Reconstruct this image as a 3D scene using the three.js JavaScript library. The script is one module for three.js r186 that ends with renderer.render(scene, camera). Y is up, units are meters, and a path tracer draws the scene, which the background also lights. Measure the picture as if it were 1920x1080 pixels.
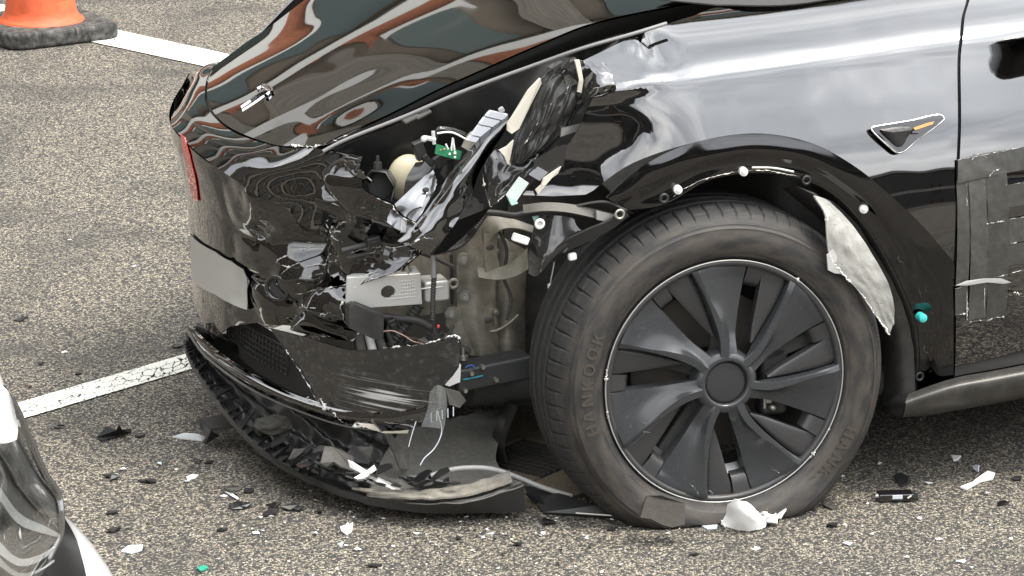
import * as THREE from 'three';
import { ImprovedNoise } from 'three/addons/math/ImprovedNoise.js';
import { mergeGeometries } from 'three/addons/utils/BufferGeometryUtils.js';
import { RoundedBoxGeometry } from 'three/addons/geometries/RoundedBoxGeometry.js';
import { TextGeometry } from 'three/addons/geometries/TextGeometry.js';
import { FontLoader } from 'three/addons/loaders/FontLoader.js';

// ---------------------------------------------------------------- camera, sky, sun, exposure
const scene = new THREE.Scene();
const camera = new THREE.PerspectiveCamera(9.1478, 16 / 9, 0.1, 600);
camera.position.set(-2.6868, 2.4928, 6.6300);
camera.lookAt(-0.39832, 0.48384, -0.22395);
const renderer = new THREE.WebGLRenderer({ antialias: true });
renderer.setSize(1024, 576);
renderer.toneMapping = THREE.LinearToneMapping;
renderer.toneMappingExposure = 2.8;
renderer.shadowMap.enabled = true;

const SUN = new THREE.Vector3(0.34, 0.90, 0.30).normalize();
const noise = new ImprovedNoise();
const fbm = (x, y, z, o = 4) => { let s = 0, a = 0.5, f = 1; for (let i = 0; i < o; i++) { s += a * noise.noise(x * f + 3.1, y * f + 7.7, z * f + 1.3); a *= 0.5; f *= 2.03; } return s; };
const clamp = (x, a = 0, b = 1) => Math.min(b, Math.max(a, x));
const smooth = (a, b, x) => { const t = clamp((x - a) / (b - a)); return t * t * (3 - 2 * t); };
const lerp = (a, b, t) => a + (b - a) * t;
function rng(seed) { let s = seed >>> 0; return () => { s = (s + 0x6D2B79F5) >>> 0; let t = Math.imul(s ^ (s >>> 15), 1 | s); t = (t + Math.imul(t ^ (t >>> 7), 61 | t)) ^ t; return ((t ^ (t >>> 14)) >>> 0) / 4294967296; }; }

{ // bright cloudy sky with a veiled sun
  const w = 1024, h = 512, d = new Float32Array(w * h * 4);
  for (let j = 0; j < h; j++) for (let i = 0; i < w; i++) {
    const lat = (j + 0.5) / h * Math.PI - Math.PI / 2, lon = ((i + 0.5) / w - 0.5) * 2 * Math.PI;
    const x = Math.cos(lat) * Math.cos(lon), y = Math.sin(lat), z = Math.cos(lat) * Math.sin(lon);
    const k = 1.6 / (Math.max(0, y) + 0.35);
    const c = smooth(-0.22, 0.30, fbm(x * k * 1.3, y * 1.5, z * k * 1.3, 5));
    const m = Math.max(0, x * SUN.x + y * SUN.y + z * SUN.z);
    const glow = 0.85 * Math.pow(m, 4) + 1.5 * Math.pow(m, 60);
    const c2 = fbm(x * k * 4 + 9, y * 5, z * k * 4, 4), l = (0.70 + 0.55 * c + 0.42 * c2) * (0.85 + 0.3 * Math.max(0, y)) + glow * (0.6 + 0.6 * c);
    const o = (j * w + i) * 4;
    d[o] = l * lerp(0.95, 1.01, c); d[o + 1] = l * lerp(0.98, 1.0, c); d[o + 2] = l * lerp(1.03, 0.98, c); d[o + 3] = 1;
  }
  const sky = new THREE.DataTexture(d, w, h, THREE.RGBAFormat, THREE.FloatType);
  sky.mapping = THREE.EquirectangularReflectionMapping; sky.magFilter = THREE.LinearFilter; sky.minFilter = THREE.LinearFilter; sky.needsUpdate = true;
  scene.background = sky; scene.environment = sky;
}
const sun = new THREE.DirectionalLight(0xfff3e2, 1.1);
sun.position.copy(SUN).multiplyScalar(30); sun.target.position.set(0, 0, 0);
sun.castShadow = true; sun.shadow.radius = 24; sun.shadow.mapSize.set(2048, 2048);
Object.assign(sun.shadow.camera, { left: -8, right: 8, top: 8, bottom: -8, near: 1, far: 80 });
scene.add(sun, sun.target);

// ---------------------------------------------------------------- tools
const taken = {};
const numbered = n => { const k = taken[n] = (taken[n] ?? -1) + 1; return k ? `${n}_${String(k).padStart(3, '0')}` : n; };
function mesh(name, geo, mat, parent, label) {
  const o = new THREE.Mesh(geo, mat); o.castShadow = o.receiveShadow = true;
  o.name = parent && parent !== scene ? name : numbered(name);
  if (label) o.userData.label = label;
  (parent ?? scene).add(o); return o;
}
function part(name, parent) { const g = new THREE.Group(); g.name = name; parent.add(g); return g; }
function thing(name, label, category, group) { const g = new THREE.Group(); g.name = numbered(name); g.userData = { label, category }; if (group) g.userData.group = group; scene.add(g); return g; }
function tag(o, label, category, group) { o.userData.label = label; o.userData.category = category; if (group) o.userData.group = group; return o; }
function structure(o, label, category) { o.userData.kind = 'structure'; o.userData.label = label; o.userData.category = category; return o; }

function spline(t) {   // smooth curve through (x, y) pairs
  const n = t.length / 2, X = [], Y = [], m = [];
  for (let i = 0; i < n; i++) { X.push(t[2 * i]); Y.push(t[2 * i + 1]); }
  for (let i = 0; i < n; i++) { const a = Math.max(0, i - 1), b = Math.min(n - 1, i + 1); m.push((Y[b] - Y[a]) / (X[b] - X[a])); }
  return x => {
    if (x <= X[0]) return Y[0] + m[0] * (x - X[0]);
    if (x >= X[n - 1]) return Y[n - 1] + m[n - 1] * (x - X[n - 1]);
    let i = 0; while (X[i + 1] < x) i++;
    const h = X[i + 1] - X[i], s = (x - X[i]) / h, q = 1 - s;
    return (1 + 2 * s) * q * q * Y[i] + s * q * q * h * m[i] + s * s * (3 - 2 * s) * Y[i + 1] + s * s * (s - 1) * h * m[i + 1];
  };
}
const V = a => new THREE.Vector3(a[0], a[1], a[2]);
function geo(pos, uv, idx, nor) {
  const g = new THREE.BufferGeometry();
  g.setAttribute('position', new THREE.Float32BufferAttribute(pos, 3));
  g.setAttribute('uv', new THREE.Float32BufferAttribute(uv, 2));
  if (idx) g.setIndex(idx);
  if (nor) g.setAttribute('normal', new THREE.Float32BufferAttribute(nor, 3)); else g.computeVertexNormals();
  return g;
}
const plain = g => { const q = g.index ? g.toNonIndexed() : g; for (const k of Object.keys(q.attributes)) if (!['position', 'normal', 'uv'].includes(k)) q.deleteAttribute(k); return q; };
const join = list => mergeGeometries(list.map(plain));
// smooth open curve through points, n samples
function curve(pts, n = 40) { return new THREE.CatmullRomCurve3(pts.map(V), false, 'centripetal').getPoints(n).map(p => [p.x, p.y, p.z]); }

// a sheet cut out of a body surface: S.at(u, v) -> point, S.of(point) -> (u, v)
function panel(S, outline, cell = 0.02, th = 0.003, bend) {
  const P = bend ? (u, v) => bend(S.at(u, v), u, v) : S.at;
  const poly = outline.map(S.of);
  const e = 0.002;
  const N = (u, v) => {
    const a = P(u + e, v), b = P(u - e, v), c = P(u, v + e), d = P(u, v - e);
    const n = new THREE.Vector3(a[0] - b[0], a[1] - b[1], a[2] - b[2]).cross(new THREE.Vector3(c[0] - d[0], c[1] - d[1], c[2] - d[2])).normalize();
    return n.dot(S.out) < 0 ? n.negate() : n;
  };
  const us = poly.map(p => p[0]), vs = poly.map(p => p[1]);
  const u0 = Math.min(...us), u1 = Math.max(...us), v0 = Math.min(...vs), v1 = Math.max(...vs);
  const clip = (pg, ax, val, keepAbove) => {
    const out = []; const inside = p => keepAbove ? p[ax] >= val : p[ax] <= val;
    for (let i = 0; i < pg.length; i++) {
      const a = pg[i], b = pg[(i + 1) % pg.length], ia = inside(a), ib = inside(b);
      if (ia) out.push(a);
      if (ia !== ib) { const t = (val - a[ax]) / (b[ax] - a[ax]); out.push([lerp(a[0], b[0], t), lerp(a[1], b[1], t)]); }
    }
    return out;
  };
  const pos = [], nor = [], uv = [], idx = []; const cache = new Map();
  const vert = (u, v, back = 0) => {
    const k = `${u.toFixed(5)},${v.toFixed(5)},${back}`; let i = cache.get(k);
    if (i === undefined) {
      const p = P(u, v), n = N(u, v); i = pos.length / 3; cache.set(k, i);
      pos.push(p[0] - n.x * back, p[1] - n.y * back, p[2] - n.z * back); const s = back ? -1 : 1; nor.push(n.x * s, n.y * s, n.z * s); uv.push(u, v);
    } return i;
  };
  const tri = (a, b, c) => {   // wind towards S.out, and its twin on the back
    const A = P(...a), B = P(...b), C = P(...c);
    const n = V(B).sub(V(A)).cross(V(C).sub(V(A))); if (n.lengthSq() < 1e-18) return;
    if (n.dot(N((a[0] + b[0] + c[0]) / 3, (a[1] + b[1] + c[1]) / 3)) < 0) [b, c] = [c, b];
    idx.push(vert(...a), vert(...b), vert(...c)); idx.push(vert(...a, th), vert(...c, th), vert(...b, th));
  };
  const nu = Math.max(1, Math.ceil((u1 - u0) / cell)), nv = Math.max(1, Math.ceil((v1 - v0) / cell));
  for (let i = 0; i < nu; i++) {
    const a = u0 + (u1 - u0) * i / nu, b = u0 + (u1 - u0) * (i + 1) / nu;
    const col = clip(clip(poly, 0, a, true), 0, b, false); if (col.length < 3) continue;
    for (let j = 0; j < nv; j++) {
      const c = v0 + (v1 - v0) * j / nv, d = v0 + (v1 - v0) * (j + 1) / nv;
      let q = clip(clip(col, 1, c, true), 1, d, false);
      q = q.filter((p, k) => { const r = q[(k + 1) % q.length]; return Math.abs(p[0] - r[0]) + Math.abs(p[1] - r[1]) > 1e-7; });
      if (q.length < 3) continue;
      for (const f of THREE.ShapeUtils.triangulateShape(q.map(p => new THREE.Vector2(p[0], p[1])), [])) tri(q[f[0]], q[f[1]], q[f[2]]);
    }
  }
  for (let i = 0; i < poly.length; i++) {   // rim
    const a = poly[i], b = poly[(i + 1) % poly.length], L = Math.hypot(a[0] - b[0], a[1] - b[1]), n = Math.max(1, Math.ceil(L / cell));
    for (let k = 0; k < n; k++) {
      const p = [lerp(a[0], b[0], k / n), lerp(a[1], b[1], k / n)], q = [lerp(a[0], b[0], (k + 1) / n), lerp(a[1], b[1], (k + 1) / n)];
      const o = pos.length / 3;
      for (const r of [p, q]) { const X = P(...r), m = N(...r); pos.push(...X, X[0] - m.x * th, X[1] - m.y * th, X[2] - m.z * th); uv.push(...r, ...r); }
      const w = V(pos.slice(3 * o + 6, 3 * o + 9)).sub(V(pos.slice(3 * o, 3 * o + 3))).cross(N(...p)).normalize(); for (let s = 0; s < 4; s++) nor.push(w.x, w.y, w.z);
      idx.push(o, o + 2, o + 1, o + 1, o + 2, o + 3);
    }
  }
  return geo(pos, uv, idx, nor);
}
// a smooth sheet through rows of points, with thickness
function patch(rows, nu = 40, nv = 16, th = 0.003, bend) {
  const R = rows.map(r => curve(r, nu)), G = [];
  for (let i = 0; i <= nu; i++) G.push(rows.length > 1 ? curve(R.map(r => r[i]), nv) : null);
  const pos = [], uv = [], idx = [], W = nv + 1;
  let lu = 0;
  for (let i = 0; i <= nu; i++) {
    if (i) lu += V(G[i][nv >> 1]).distanceTo(V(G[i - 1][nv >> 1])); let lv = 0;
    for (let j = 0; j <= nv; j++) { if (j) lv += V(G[i][j]).distanceTo(V(G[i][j - 1])); let p = G[i][j]; if (bend) p = bend(p, i / nu, j / nv, lu, lv); pos.push(...p); uv.push(lu, lv); }
  }
  for (let i = 0; i < nu; i++) for (let j = 0; j < nv; j++) { const a = i * W + j; idx.push(a, a + W, a + 1, a + 1, a + W, a + W + 1); }
  const f = geo(pos, uv, idx); const n = f.attributes.normal.array;
  if (!th) return f;
  const back = pos.map((c, k) => c - n[k] * th), g2 = geo(back, uv, idx.slice().reverse(), Array.from(n, c => -c));
  const ring = []; for (let i = 0; i < nu; i++) ring.push(i * W); for (let j = 0; j < nv; j++) ring.push(nu * W + j); for (let i = nu; i > 0; i--) ring.push(i * W + nv); for (let j = nv; j > 0; j--) ring.push(j);
  const rp = [], ru = [];
  ring.forEach((a, k) => { const b = ring[(k + 1) % ring.length]; const A = pos.slice(3 * a, 3 * a + 3), B = pos.slice(3 * b, 3 * b + 3), C = back.slice(3 * a, 3 * a + 3), D = back.slice(3 * b, 3 * b + 3); rp.push(...A, ...C, ...B, ...B, ...C, ...D); ru.push(0, 0, 0, 0.003, 0.01, 0, 0.01, 0, 0, 0.003, 0.01, 0.003); });
  return join([f, g2, geo(rp, ru)]);
}
// a flat or slightly bent piece of sheet with any outline
function scrap(pts, th = 0.003, crumple = 0, seed = 1) {
  const P = pts.map(V), n = new THREE.Vector3();
  P.forEach((a, i) => { const b = P[(i + 1) % P.length]; n.x += (a.y - b.y) * (a.z + b.z); n.y += (a.z - b.z) * (a.x + b.x); n.z += (a.x - b.x) * (a.y + b.y); });
  n.normalize();
  const e1 = P[1].clone().sub(P[0]).addScaledVector(n, -P[1].clone().sub(P[0]).dot(n)).normalize(), e2 = n.clone().cross(e1);
  const flat = P.map(p => new THREE.Vector2(p.dot(e1), p.dot(e2)));
  const pos = [], uv = [];
  const put = (i, s) => { const q = P[i].clone().addScaledVector(n, s * th / 2); if (crumple) q.addScaledVector(n, crumple * noise.noise(q.x * 40 + seed * 3.7, q.y * 40, q.z * 40)); pos.push(q.x, q.y, q.z); uv.push(flat[i].x, flat[i].y); };
  const tris = THREE.ShapeUtils.triangulateShape(flat, []);
  const area = THREE.ShapeUtils.area(flat);
  for (const t of tris) { const [a, b, c] = t; put(a, 1); put(b, 1); put(c, 1); put(a, -1); put(c, -1); put(b, -1); }
  P.forEach((p, i) => { const j = (i + 1) % P.length; const o = area > 0; if (o) { put(i, 1); put(i, -1); put(j, 1); put(j, 1); put(i, -1); put(j, -1); } else { put(i, 1); put(j, 1); put(i, -1); put(j, 1); put(j, -1); put(i, -1); } });
  return geo(pos, uv);
}
const tube = (pts, r, n = 40, k = 8, closed = false) => new THREE.TubeGeometry(new THREE.CatmullRomCurve3(pts.map(V), closed, 'centripetal'), n, r, k, closed);
function hose(pts, r, pitch = 0.008) {   // corrugated sleeve
  const c = new THREE.CatmullRomCurve3(pts.map(V), false, 'centripetal'), L = c.getLength(), n = Math.ceil(L / pitch) * 4, g = new THREE.TubeGeometry(c, n, r, 10, false);
  const p = g.attributes.position, q = new THREE.Vector3();
  for (let i = 0; i <= n; i++) { const o = c.getPointAt(i / n), f = (i % 4 < 2) ? 1.0 : 0.78; for (let j = 0; j <= 10; j++) { const k = i * 11 + j; q.fromBufferAttribute(p, k).sub(o).multiplyScalar(f).add(o); p.setXYZ(k, q.x, q.y, q.z); } }
  g.computeVertexNormals(); return g;
}
// ragged pale line of broken plastic along an edge
function chips(pts, r = 0.002, seed = 1, n = 60) {
  const c = new THREE.CatmullRomCurve3(pts.map(V), false, 'centripetal'), g = new THREE.TubeGeometry(c, n, r, 5, false), p = g.attributes.position, q = new THREE.Vector3(), R = rng(seed);
  for (let i = 0; i <= n; i++) { const o = c.getPointAt(i / n), big = smooth(-0.25, 0.45, noise.noise(i * 0.16, seed * 3.3, 0.7) + 0.35 * noise.noise(i * 0.55, seed, 4)), f = big * (R() < 0.25 ? 0.3 : 0.5 + 1.9 * R() * R()) + 0.03, dx = (R() - 0.5) * 1.6 * r, dy = (R() - 0.5) * 1.6 * r; for (let j = 0; j <= 5; j++) { const k = i * 6 + j; q.fromBufferAttribute(p, k).sub(o).multiplyScalar(f).add(o); p.setXYZ(k, q.x + dx, q.y + dy, q.z); } }
  g.computeVertexNormals(); return g;
}
function between(a, b, r0, r1 = r0, k = 14) { const A = V(a), B = V(b), d = B.clone().sub(A); const g = new THREE.CylinderGeometry(r1, r0, d.length(), k); g.applyQuaternion(new THREE.Quaternion().setFromUnitVectors(new THREE.Vector3(0, 1, 0), d.normalize())); g.translate((A.x + B.x) / 2, (A.y + B.y) / 2, (A.z + B.z) / 2); return g; }
function rbox(c, s, rot = [0, 0, 0], r = 0.003) { const g = new RoundedBoxGeometry(s[0], s[1], s[2], 2, Math.min(r, Math.min(...s) / 2.1)); g.rotateZ(rot[2]); g.rotateX(rot[0]); g.rotateY(rot[1]); g.translate(...c); return g; }
function ball(c, r, sx = 1, sy = 1, sz = 1) { const g = new THREE.SphereGeometry(r, 20, 14); g.scale(sx, sy, sz); g.translate(...c); return g; }

function tex(w, h, f, srgb = true, repeat) {
  const d = new Uint8Array(w * h * 4);
  for (let j = 0; j < h; j++) for (let i = 0; i < w; i++) { const c = f(i, j), o = 4 * (j * w + i); d[o] = 255 * clamp(c[0]); d[o + 1] = 255 * clamp(c[1]); d[o + 2] = 255 * clamp(c[2]); d[o + 3] = 255 * clamp(c[3] ?? 1); }
  const t = new THREE.DataTexture(d, w, h); t.magFilter = THREE.LinearFilter; t.minFilter = THREE.LinearMipmapLinearFilter; t.generateMipmaps = true; t.wrapS = t.wrapT = THREE.RepeatWrapping;
  if (srgb) t.colorSpace = THREE.SRGBColorSpace; if (repeat) t.repeat.set(...repeat); t.needsUpdate = true; return t;
}
const toS = c => c <= 0.0031308 ? 12.92 * c : 1.055 * Math.pow(c, 1 / 2.4) - 0.055;
const std = (r, g, b, o = {}) => new THREE.MeshStandardMaterial({ color: new THREE.Color().setRGB(r, g, b), roughness: 0.6, ...o });
const phys = (r, g, b, o = {}) => new THREE.MeshPhysicalMaterial({ color: new THREE.Color().setRGB(r, g, b), roughness: 0.3, ...o });

// grain and grime shared by plastics and rubber: even speckle with patches, 0.5 m tile
const grimeTex = tex(512, 512, (i, j) => { const a = fbm(Math.cos(i / 512 * 6.283) * 3, Math.sin(i / 512 * 6.283) * 3, j / 40, 4), s = noise.noise(i * 0.37, j * 0.37, 4); const v = clamp(0.80 + 0.30 * a + 0.10 * s + 0.12 * noise.noise(i * 0.9, j * 0.9, 9)); return [v, v * 0.985, v * 0.96]; }, true, [2, 2]);
const scuffRough = tex(512, 512, (i, j) => { const s = Math.abs(noise.noise(i * 0.012 + 5, j * 0.16, 2)), q = fbm(i / 60, j / 60, 9, 3); const v = clamp(0.55 + 0.4 * q + (s < 0.03 ? 0.35 : 0)); return [v, v, v]; }, false, [2, 2]);

const fineTex = tex(512, 512, (i, j) => { const v = clamp(0.88 + 0.10 * noise.noise(i * 0.8, j * 0.8, 3) + 0.16 * fbm(i / 26, j / 26, 5, 4) - (Math.abs(noise.noise(i * 0.015, j * 0.11, 8)) < 0.012 ? 0.25 : 0)); return [v, v, v * 0.985]; }, true, [4, 4]);
const M = {
  paint: phys(0.118, 0.119, 0.122, { metalness: 1, roughness: 0.03, clearcoat: 1, clearcoatRoughness: 0.01 }),
  bumper: phys(0.070, 0.070, 0.072, { metalness: 1, roughness: 0.04, clearcoat: 1, clearcoatRoughness: 0.015 }),
  felt: std(0.085, 0.084, 0.080, { roughness: 0.95, map: grimeTex }),
  gloss: phys(0.012, 0.012, 0.013, { roughness: 0.16, clearcoat: 1, clearcoatRoughness: 0.05 }),
  plastic: phys(0.02, 0.02, 0.02, { roughness: 0.42 }),
  matte: std(0.048, 0.048, 0.046, { roughness: 0.8 }),
  greyPlastic: std(0.10, 0.10, 0.097, { roughness: 0.7, map: grimeTex }),
  chip: std(0.62, 0.62, 0.60, { roughness: 0.7 }),
  cream: std(0.55, 0.52, 0.45, { roughness: 0.6 }),
  alu: phys(0.60, 0.60, 0.58, { metalness: 0.35, roughness: 0.38 }),
  steel: phys(0.35, 0.34, 0.30, { roughness: 0.45, metalness: 0.1, map: grimeTex }),
  bolt: phys(0.42, 0.41, 0.38, { metalness: 0.9, roughness: 0.4 }),
  rubber: std(0.055, 0.053, 0.05, { roughness: 0.7, map: grimeTex }),
  hose: std(0.05, 0.05, 0.048, { roughness: 0.5 }),
  white: std(0.78, 0.78, 0.77, { roughness: 0.5 }),
  label: std(0.52, 0.55, 0.60, { roughness: 0.5 }),
  chrome: phys(0.8, 0.8, 0.8, { metalness: 1, roughness: 0.12 }),
  clear: phys(0.93, 0.95, 0.95, { transmission: 1, roughness: 0.06, thickness: 0 }),
};

// ---------------------------------------------------------------- body surfaces of the black car (metres; x to the rear, y up, z out of its left side; x = 0 at the front axle)
const PROF = spline([0.15, -0.055, 0.25, -0.03, 0.40, -0.006, 0.55, 0, 0.65, -0.010, 0.74, -0.036, 0.82, -0.074, 0.90, -0.116, 0.935, -0.138, 0.97, -0.186, 1.00, -0.245, 1.02, -0.315, 1.04, -0.42]);
const PLAN = spline([-0.75, -0.17, -0.50, -0.062, -0.30, -0.018, -0.10, 0, 0.15, 0.003, 0.45, -0.004, 0.90, -0.02]);
const HBASE = spline([-0.95, 0.69, -0.84, 0.735, -0.743, 0.768, -0.60, 0.828, -0.45, 0.895, -0.30, 0.952, -0.15, 1.00, 0.03, 1.038, 0.30, 1.078, 0.60, 1.10]);
const HCROWN = spline([-0.90, 0.06, -0.60, 0.05, -0.45, 0.03, -0.30, 0.02, 0.0, 0.02, 0.60, 0.03]);
const FX = spline([-1.80, -0.45, -1.60, -0.70, -1.40, -0.80, -1.20, -0.875, -1.00, -0.912, -0.80, -0.908, -0.60, -0.862, -0.45, -0.78, -0.30, -0.68, -0.20, -0.58, -0.10, -0.42]);
const FLEAN = spline([0.10, 0.05, 0.25, 0.028, 0.40, 0.024, 0.52, 0.014, 0.61, -0.004, 0.67, -0.018, 0.72, -0.006, 0.80, 0.10]);
const SIDE = { at: (x, y) => [x, y, PROF(y - 0.06 * x) + PLAN(x)], of: p => [p[0], p[1]], out: new THREE.Vector3(0, 0.3, 1) };
const HOOD = { at: (x, z) => [x, HBASE(x) - HCROWN(x) * ((z + 0.96) / 0.62) ** 2, z], of: p => [p[0], p[2]], out: new THREE.Vector3(0, 1, 0) };
const FRONT = { at: (z, y) => [FX(z) + FLEAN(y), y, z], of: p => [p[2], p[1]], out: new THREE.Vector3(-1, 0, 0.3) };
const lift = (S, k) => ({ ...S, at: (u, v) => { const p = S.at(u, v), n = S.out; return [p[0] + n.x * k, p[1] + n.y * k, p[2] + n.z * k]; } });

// ---------------------------------------------------------------- the road
{
  const N = 2048, TILE = 3.2, G = 630, R = rng(7), cx = new Float32Array(G * G), cy = new Float32Array(G * G), cc = new Uint8Array(G * G);
  for (let i = 0; i < G * G; i++) { cx[i] = R(); cy[i] = R(); const r = R(); cc[i] = r < 0.34 ? 0 : r < 0.56 ? 1 : r < 0.80 ? 2 : r < 0.90 ? 3 : 4; }
  const stone = [[0.044, 0.044, 0.043], [0.37, 0.322, 0.240], [0.20, 0.180, 0.142], [0.50, 0.450, 0.355], [0.13, 0.108, 0.082]];
  const hgt = new Uint8Array(N * N * 4), col = new Uint8Array(N * N * 4);
  for (let j = 0; j < N; j++) for (let i = 0; i < N; i++) {
    const x = i / N * G, y = j / N * G, X = Math.floor(x), Y = Math.floor(y); let d1 = 9, d2 = 9, b = 0;
    for (let v = -1; v <= 1; v++) for (let u = -1; u <= 1; u++) {
      const k = ((Y + v + G) % G) * G + ((X + u + G) % G), dx = X + u + cx[k] - x, dy = Y + v + cy[k] - y, d = dx * dx + dy * dy;
      if (d < d1) { d2 = d1; d1 = d; b = k; } else if (d < d2) d2 = d;
    }
    const edge = smooth(0.04, 0.34, Math.sqrt(d2) - Math.sqrt(d1));
    const a = i / N * 6.28318, c = j / N * 6.28318;
    const wear = 0.98 + 1.15 * fbm(Math.cos(a) * 1.6 + 4, Math.sin(a) * 1.6, Math.cos(c) * 1.6 + Math.sin(c) * 0.9, 4);
    const s = stone[cc[b]], o = 4 * (j * N + i), t = edge * clamp(wear, 0.35, 1.2), bit = 0.028;
    for (let q = 0; q < 3; q++) { col[o + q] = 255 * clamp(toS(lerp(bit, s[q], Math.min(1, t)) * (0.86 + 0.28 * ((b * 7919 % 97) / 97)))); hgt[o + q] = 255 * edge * (0.55 + 0.45 * (cc[b] / 4)); }
    col[o + 3] = hgt[o + 3] = 255;
  }
  const mk = (d, srgb) => { const t = new THREE.DataTexture(d, N, N); t.wrapS = t.wrapT = THREE.RepeatWrapping; t.magFilter = THREE.LinearFilter; t.minFilter = THREE.LinearMipmapLinearFilter; t.generateMipmaps = true; t.repeat.set(1 / TILE, 1 / TILE); if (srgb) t.colorSpace = THREE.SRGBColorSpace; t.needsUpdate = true; return t; };
  const mat = new THREE.MeshStandardMaterial({ map: mk(col, true), bumpMap: mk(hgt, false), bumpScale: 0.003, roughness: 0.9 });
  const g = new THREE.PlaneGeometry(500, 500); g.rotateX(-Math.PI / 2);
  const p = g.attributes.position, uv = g.attributes.uv; for (let i = 0; i < p.count; i++) uv.setXY(i, p.getX(i) * 0.94 + p.getZ(i) * 0.34 + 0.7, p.getZ(i) * 0.94 - p.getX(i) * 0.34 + 0.4);
  structure(mesh('road', g, mat), 'worn beige and grey asphalt road with exposed stone chips', 'road');
}
// painted lines: worn, cracked thermoplastic, flaked through to the asphalt
function marking(label, q, seed, worn) {
  const [a, b, c, d] = q.map(V), L = a.distanceTo(b), W = a.distanceTo(d), n = 1024, m = 128;
  const cells = (x, y) => { let d1 = 9, d2 = 9; const X = Math.floor(x), Y = Math.floor(y); for (let v = -1; v <= 1; v++) for (let u = -1; u <= 1; u++) { const h = Math.sin((X + u) * 127.1 + (Y + v) * 311.7 + seed) * 43758.5453, k = Math.sin((X + u) * 269.5 + (Y + v) * 183.3 + seed) * 43758.5453; const dx = X + u + h - Math.floor(h) - x, dy = Y + v + k - Math.floor(k) - y, e = dx * dx + dy * dy; if (e < d1) { d2 = d1; d1 = e; } else if (e < d2) d2 = e; } return Math.sqrt(d2) - Math.sqrt(d1); };
  const alpha = tex(n, m, (i, j) => {
    const x = i / n * L, y = j / m * W, wx = x + 0.012 * fbm(x * 30, y * 30, seed), wy = y + 0.012 * fbm(x * 30, y * 30, seed + 9);
    const patchy = fbm(x * 4, y * 9, seed + 2, 3), crack = cells(wx * 24, wy * 24);
    const fine = fbm(x * 90, y * 90, seed + 5, 3);
    let v = 1; if (patchy > 0.12 - worn && crack < 0.02 + 0.42 * (patchy - 0.12 + worn) * (0.5 + 1.5 * Math.abs(fine))) v = 0; if (fine > 0.30 - worn * 0.35) v = 0;
    const e = Math.min(y, W - y) + 0.006 * fine; if (e < 0.0025) v = 0;
    return [v, v, v];
  }, false);
  const col = tex(256, 64, (i, j) => { const v = 0.90 + 0.08 * fbm(i / 20, j / 20, seed, 4); return [v, v, v * 0.97]; });
  const g = geo([...q[0], ...q[1], ...q[2], ...q[3]], [0, 0, 1, 0, 1, 1, 0, 1], [0, 1, 2, 0, 2, 3]);
  if (g.attributes.normal.getY(0) < 0) { g.setIndex([0, 2, 1, 0, 3, 2]); g.computeVertexNormals(); }
  structure(mesh('road_marking', g, new THREE.MeshStandardMaterial({ color: 0xf2f2ee, map: col, alphaMap: alpha, alphaTest: 0.5, roughness: 0.75 })), label, 'road marking');
}
marking('cracked white painted line running under the crumpled bumper', [[-1.4747, 0.004, -1.1574], [-0.3205, 0.004, -1.821], [-0.363, 0.004, -1.6712], [-1.4971, 0.004, -1.0252]], 3, 0.10);
marking('bright white painted line under the traffic cone', [[-0.6231, 0.004, -6.5315], [0.4505, 0.004, -4.4101], [0.3799, 0.004, -4.1639], [-0.6809, 0.004, -6.1816]], 11, 0.03);

// gully grate behind the loose lip
{
  const t = thing('drain_grate', 'dark iron drain grate in a worn stone frame beside the tyre', 'drain');
  const [c] = [[-0.2554, 0, -0.5038]];
  t.position.set(c[0], 0, c[2]);
  const fr = std(0.26, 0.225, 0.165, { roughness: 0.9, map: grimeTex }), ir = std(0.06, 0.057, 0.052, { roughness: 0.6, metalness: 0.3 });
  for (const [x, z, w, d] of [[0, -0.165, 0.5, 0.13], [0, 0.165, 0.5, 0.13], [-0.175, 0, 0.15, 0.2], [0.175, 0, 0.15, 0.2]]) mesh('frame_stone', rbox([x, 0.004, z], [w - 0.004, 0.016, d - 0.004]), fr, t);
  mesh('cover_plate', rbox([0, 0.001, 0], [0.19, 0.006, 0.19]), ir, t);
  for (let k = -4; k <= 4; k++) { mesh('bar', rbox([k * 0.021, 0.008, 0], [0.006, 0.010, 0.19], [0, 0, 0], 0.002), ir, t); }
  for (let k = -4; k <= 4; k++) { mesh('cross_bar', rbox([0, 0.006, k * 0.021], [0.19, 0.007, 0.005], [0, 0, 0], 0.002), ir, t); }
  t.rotation.y = 0.6;
}

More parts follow.
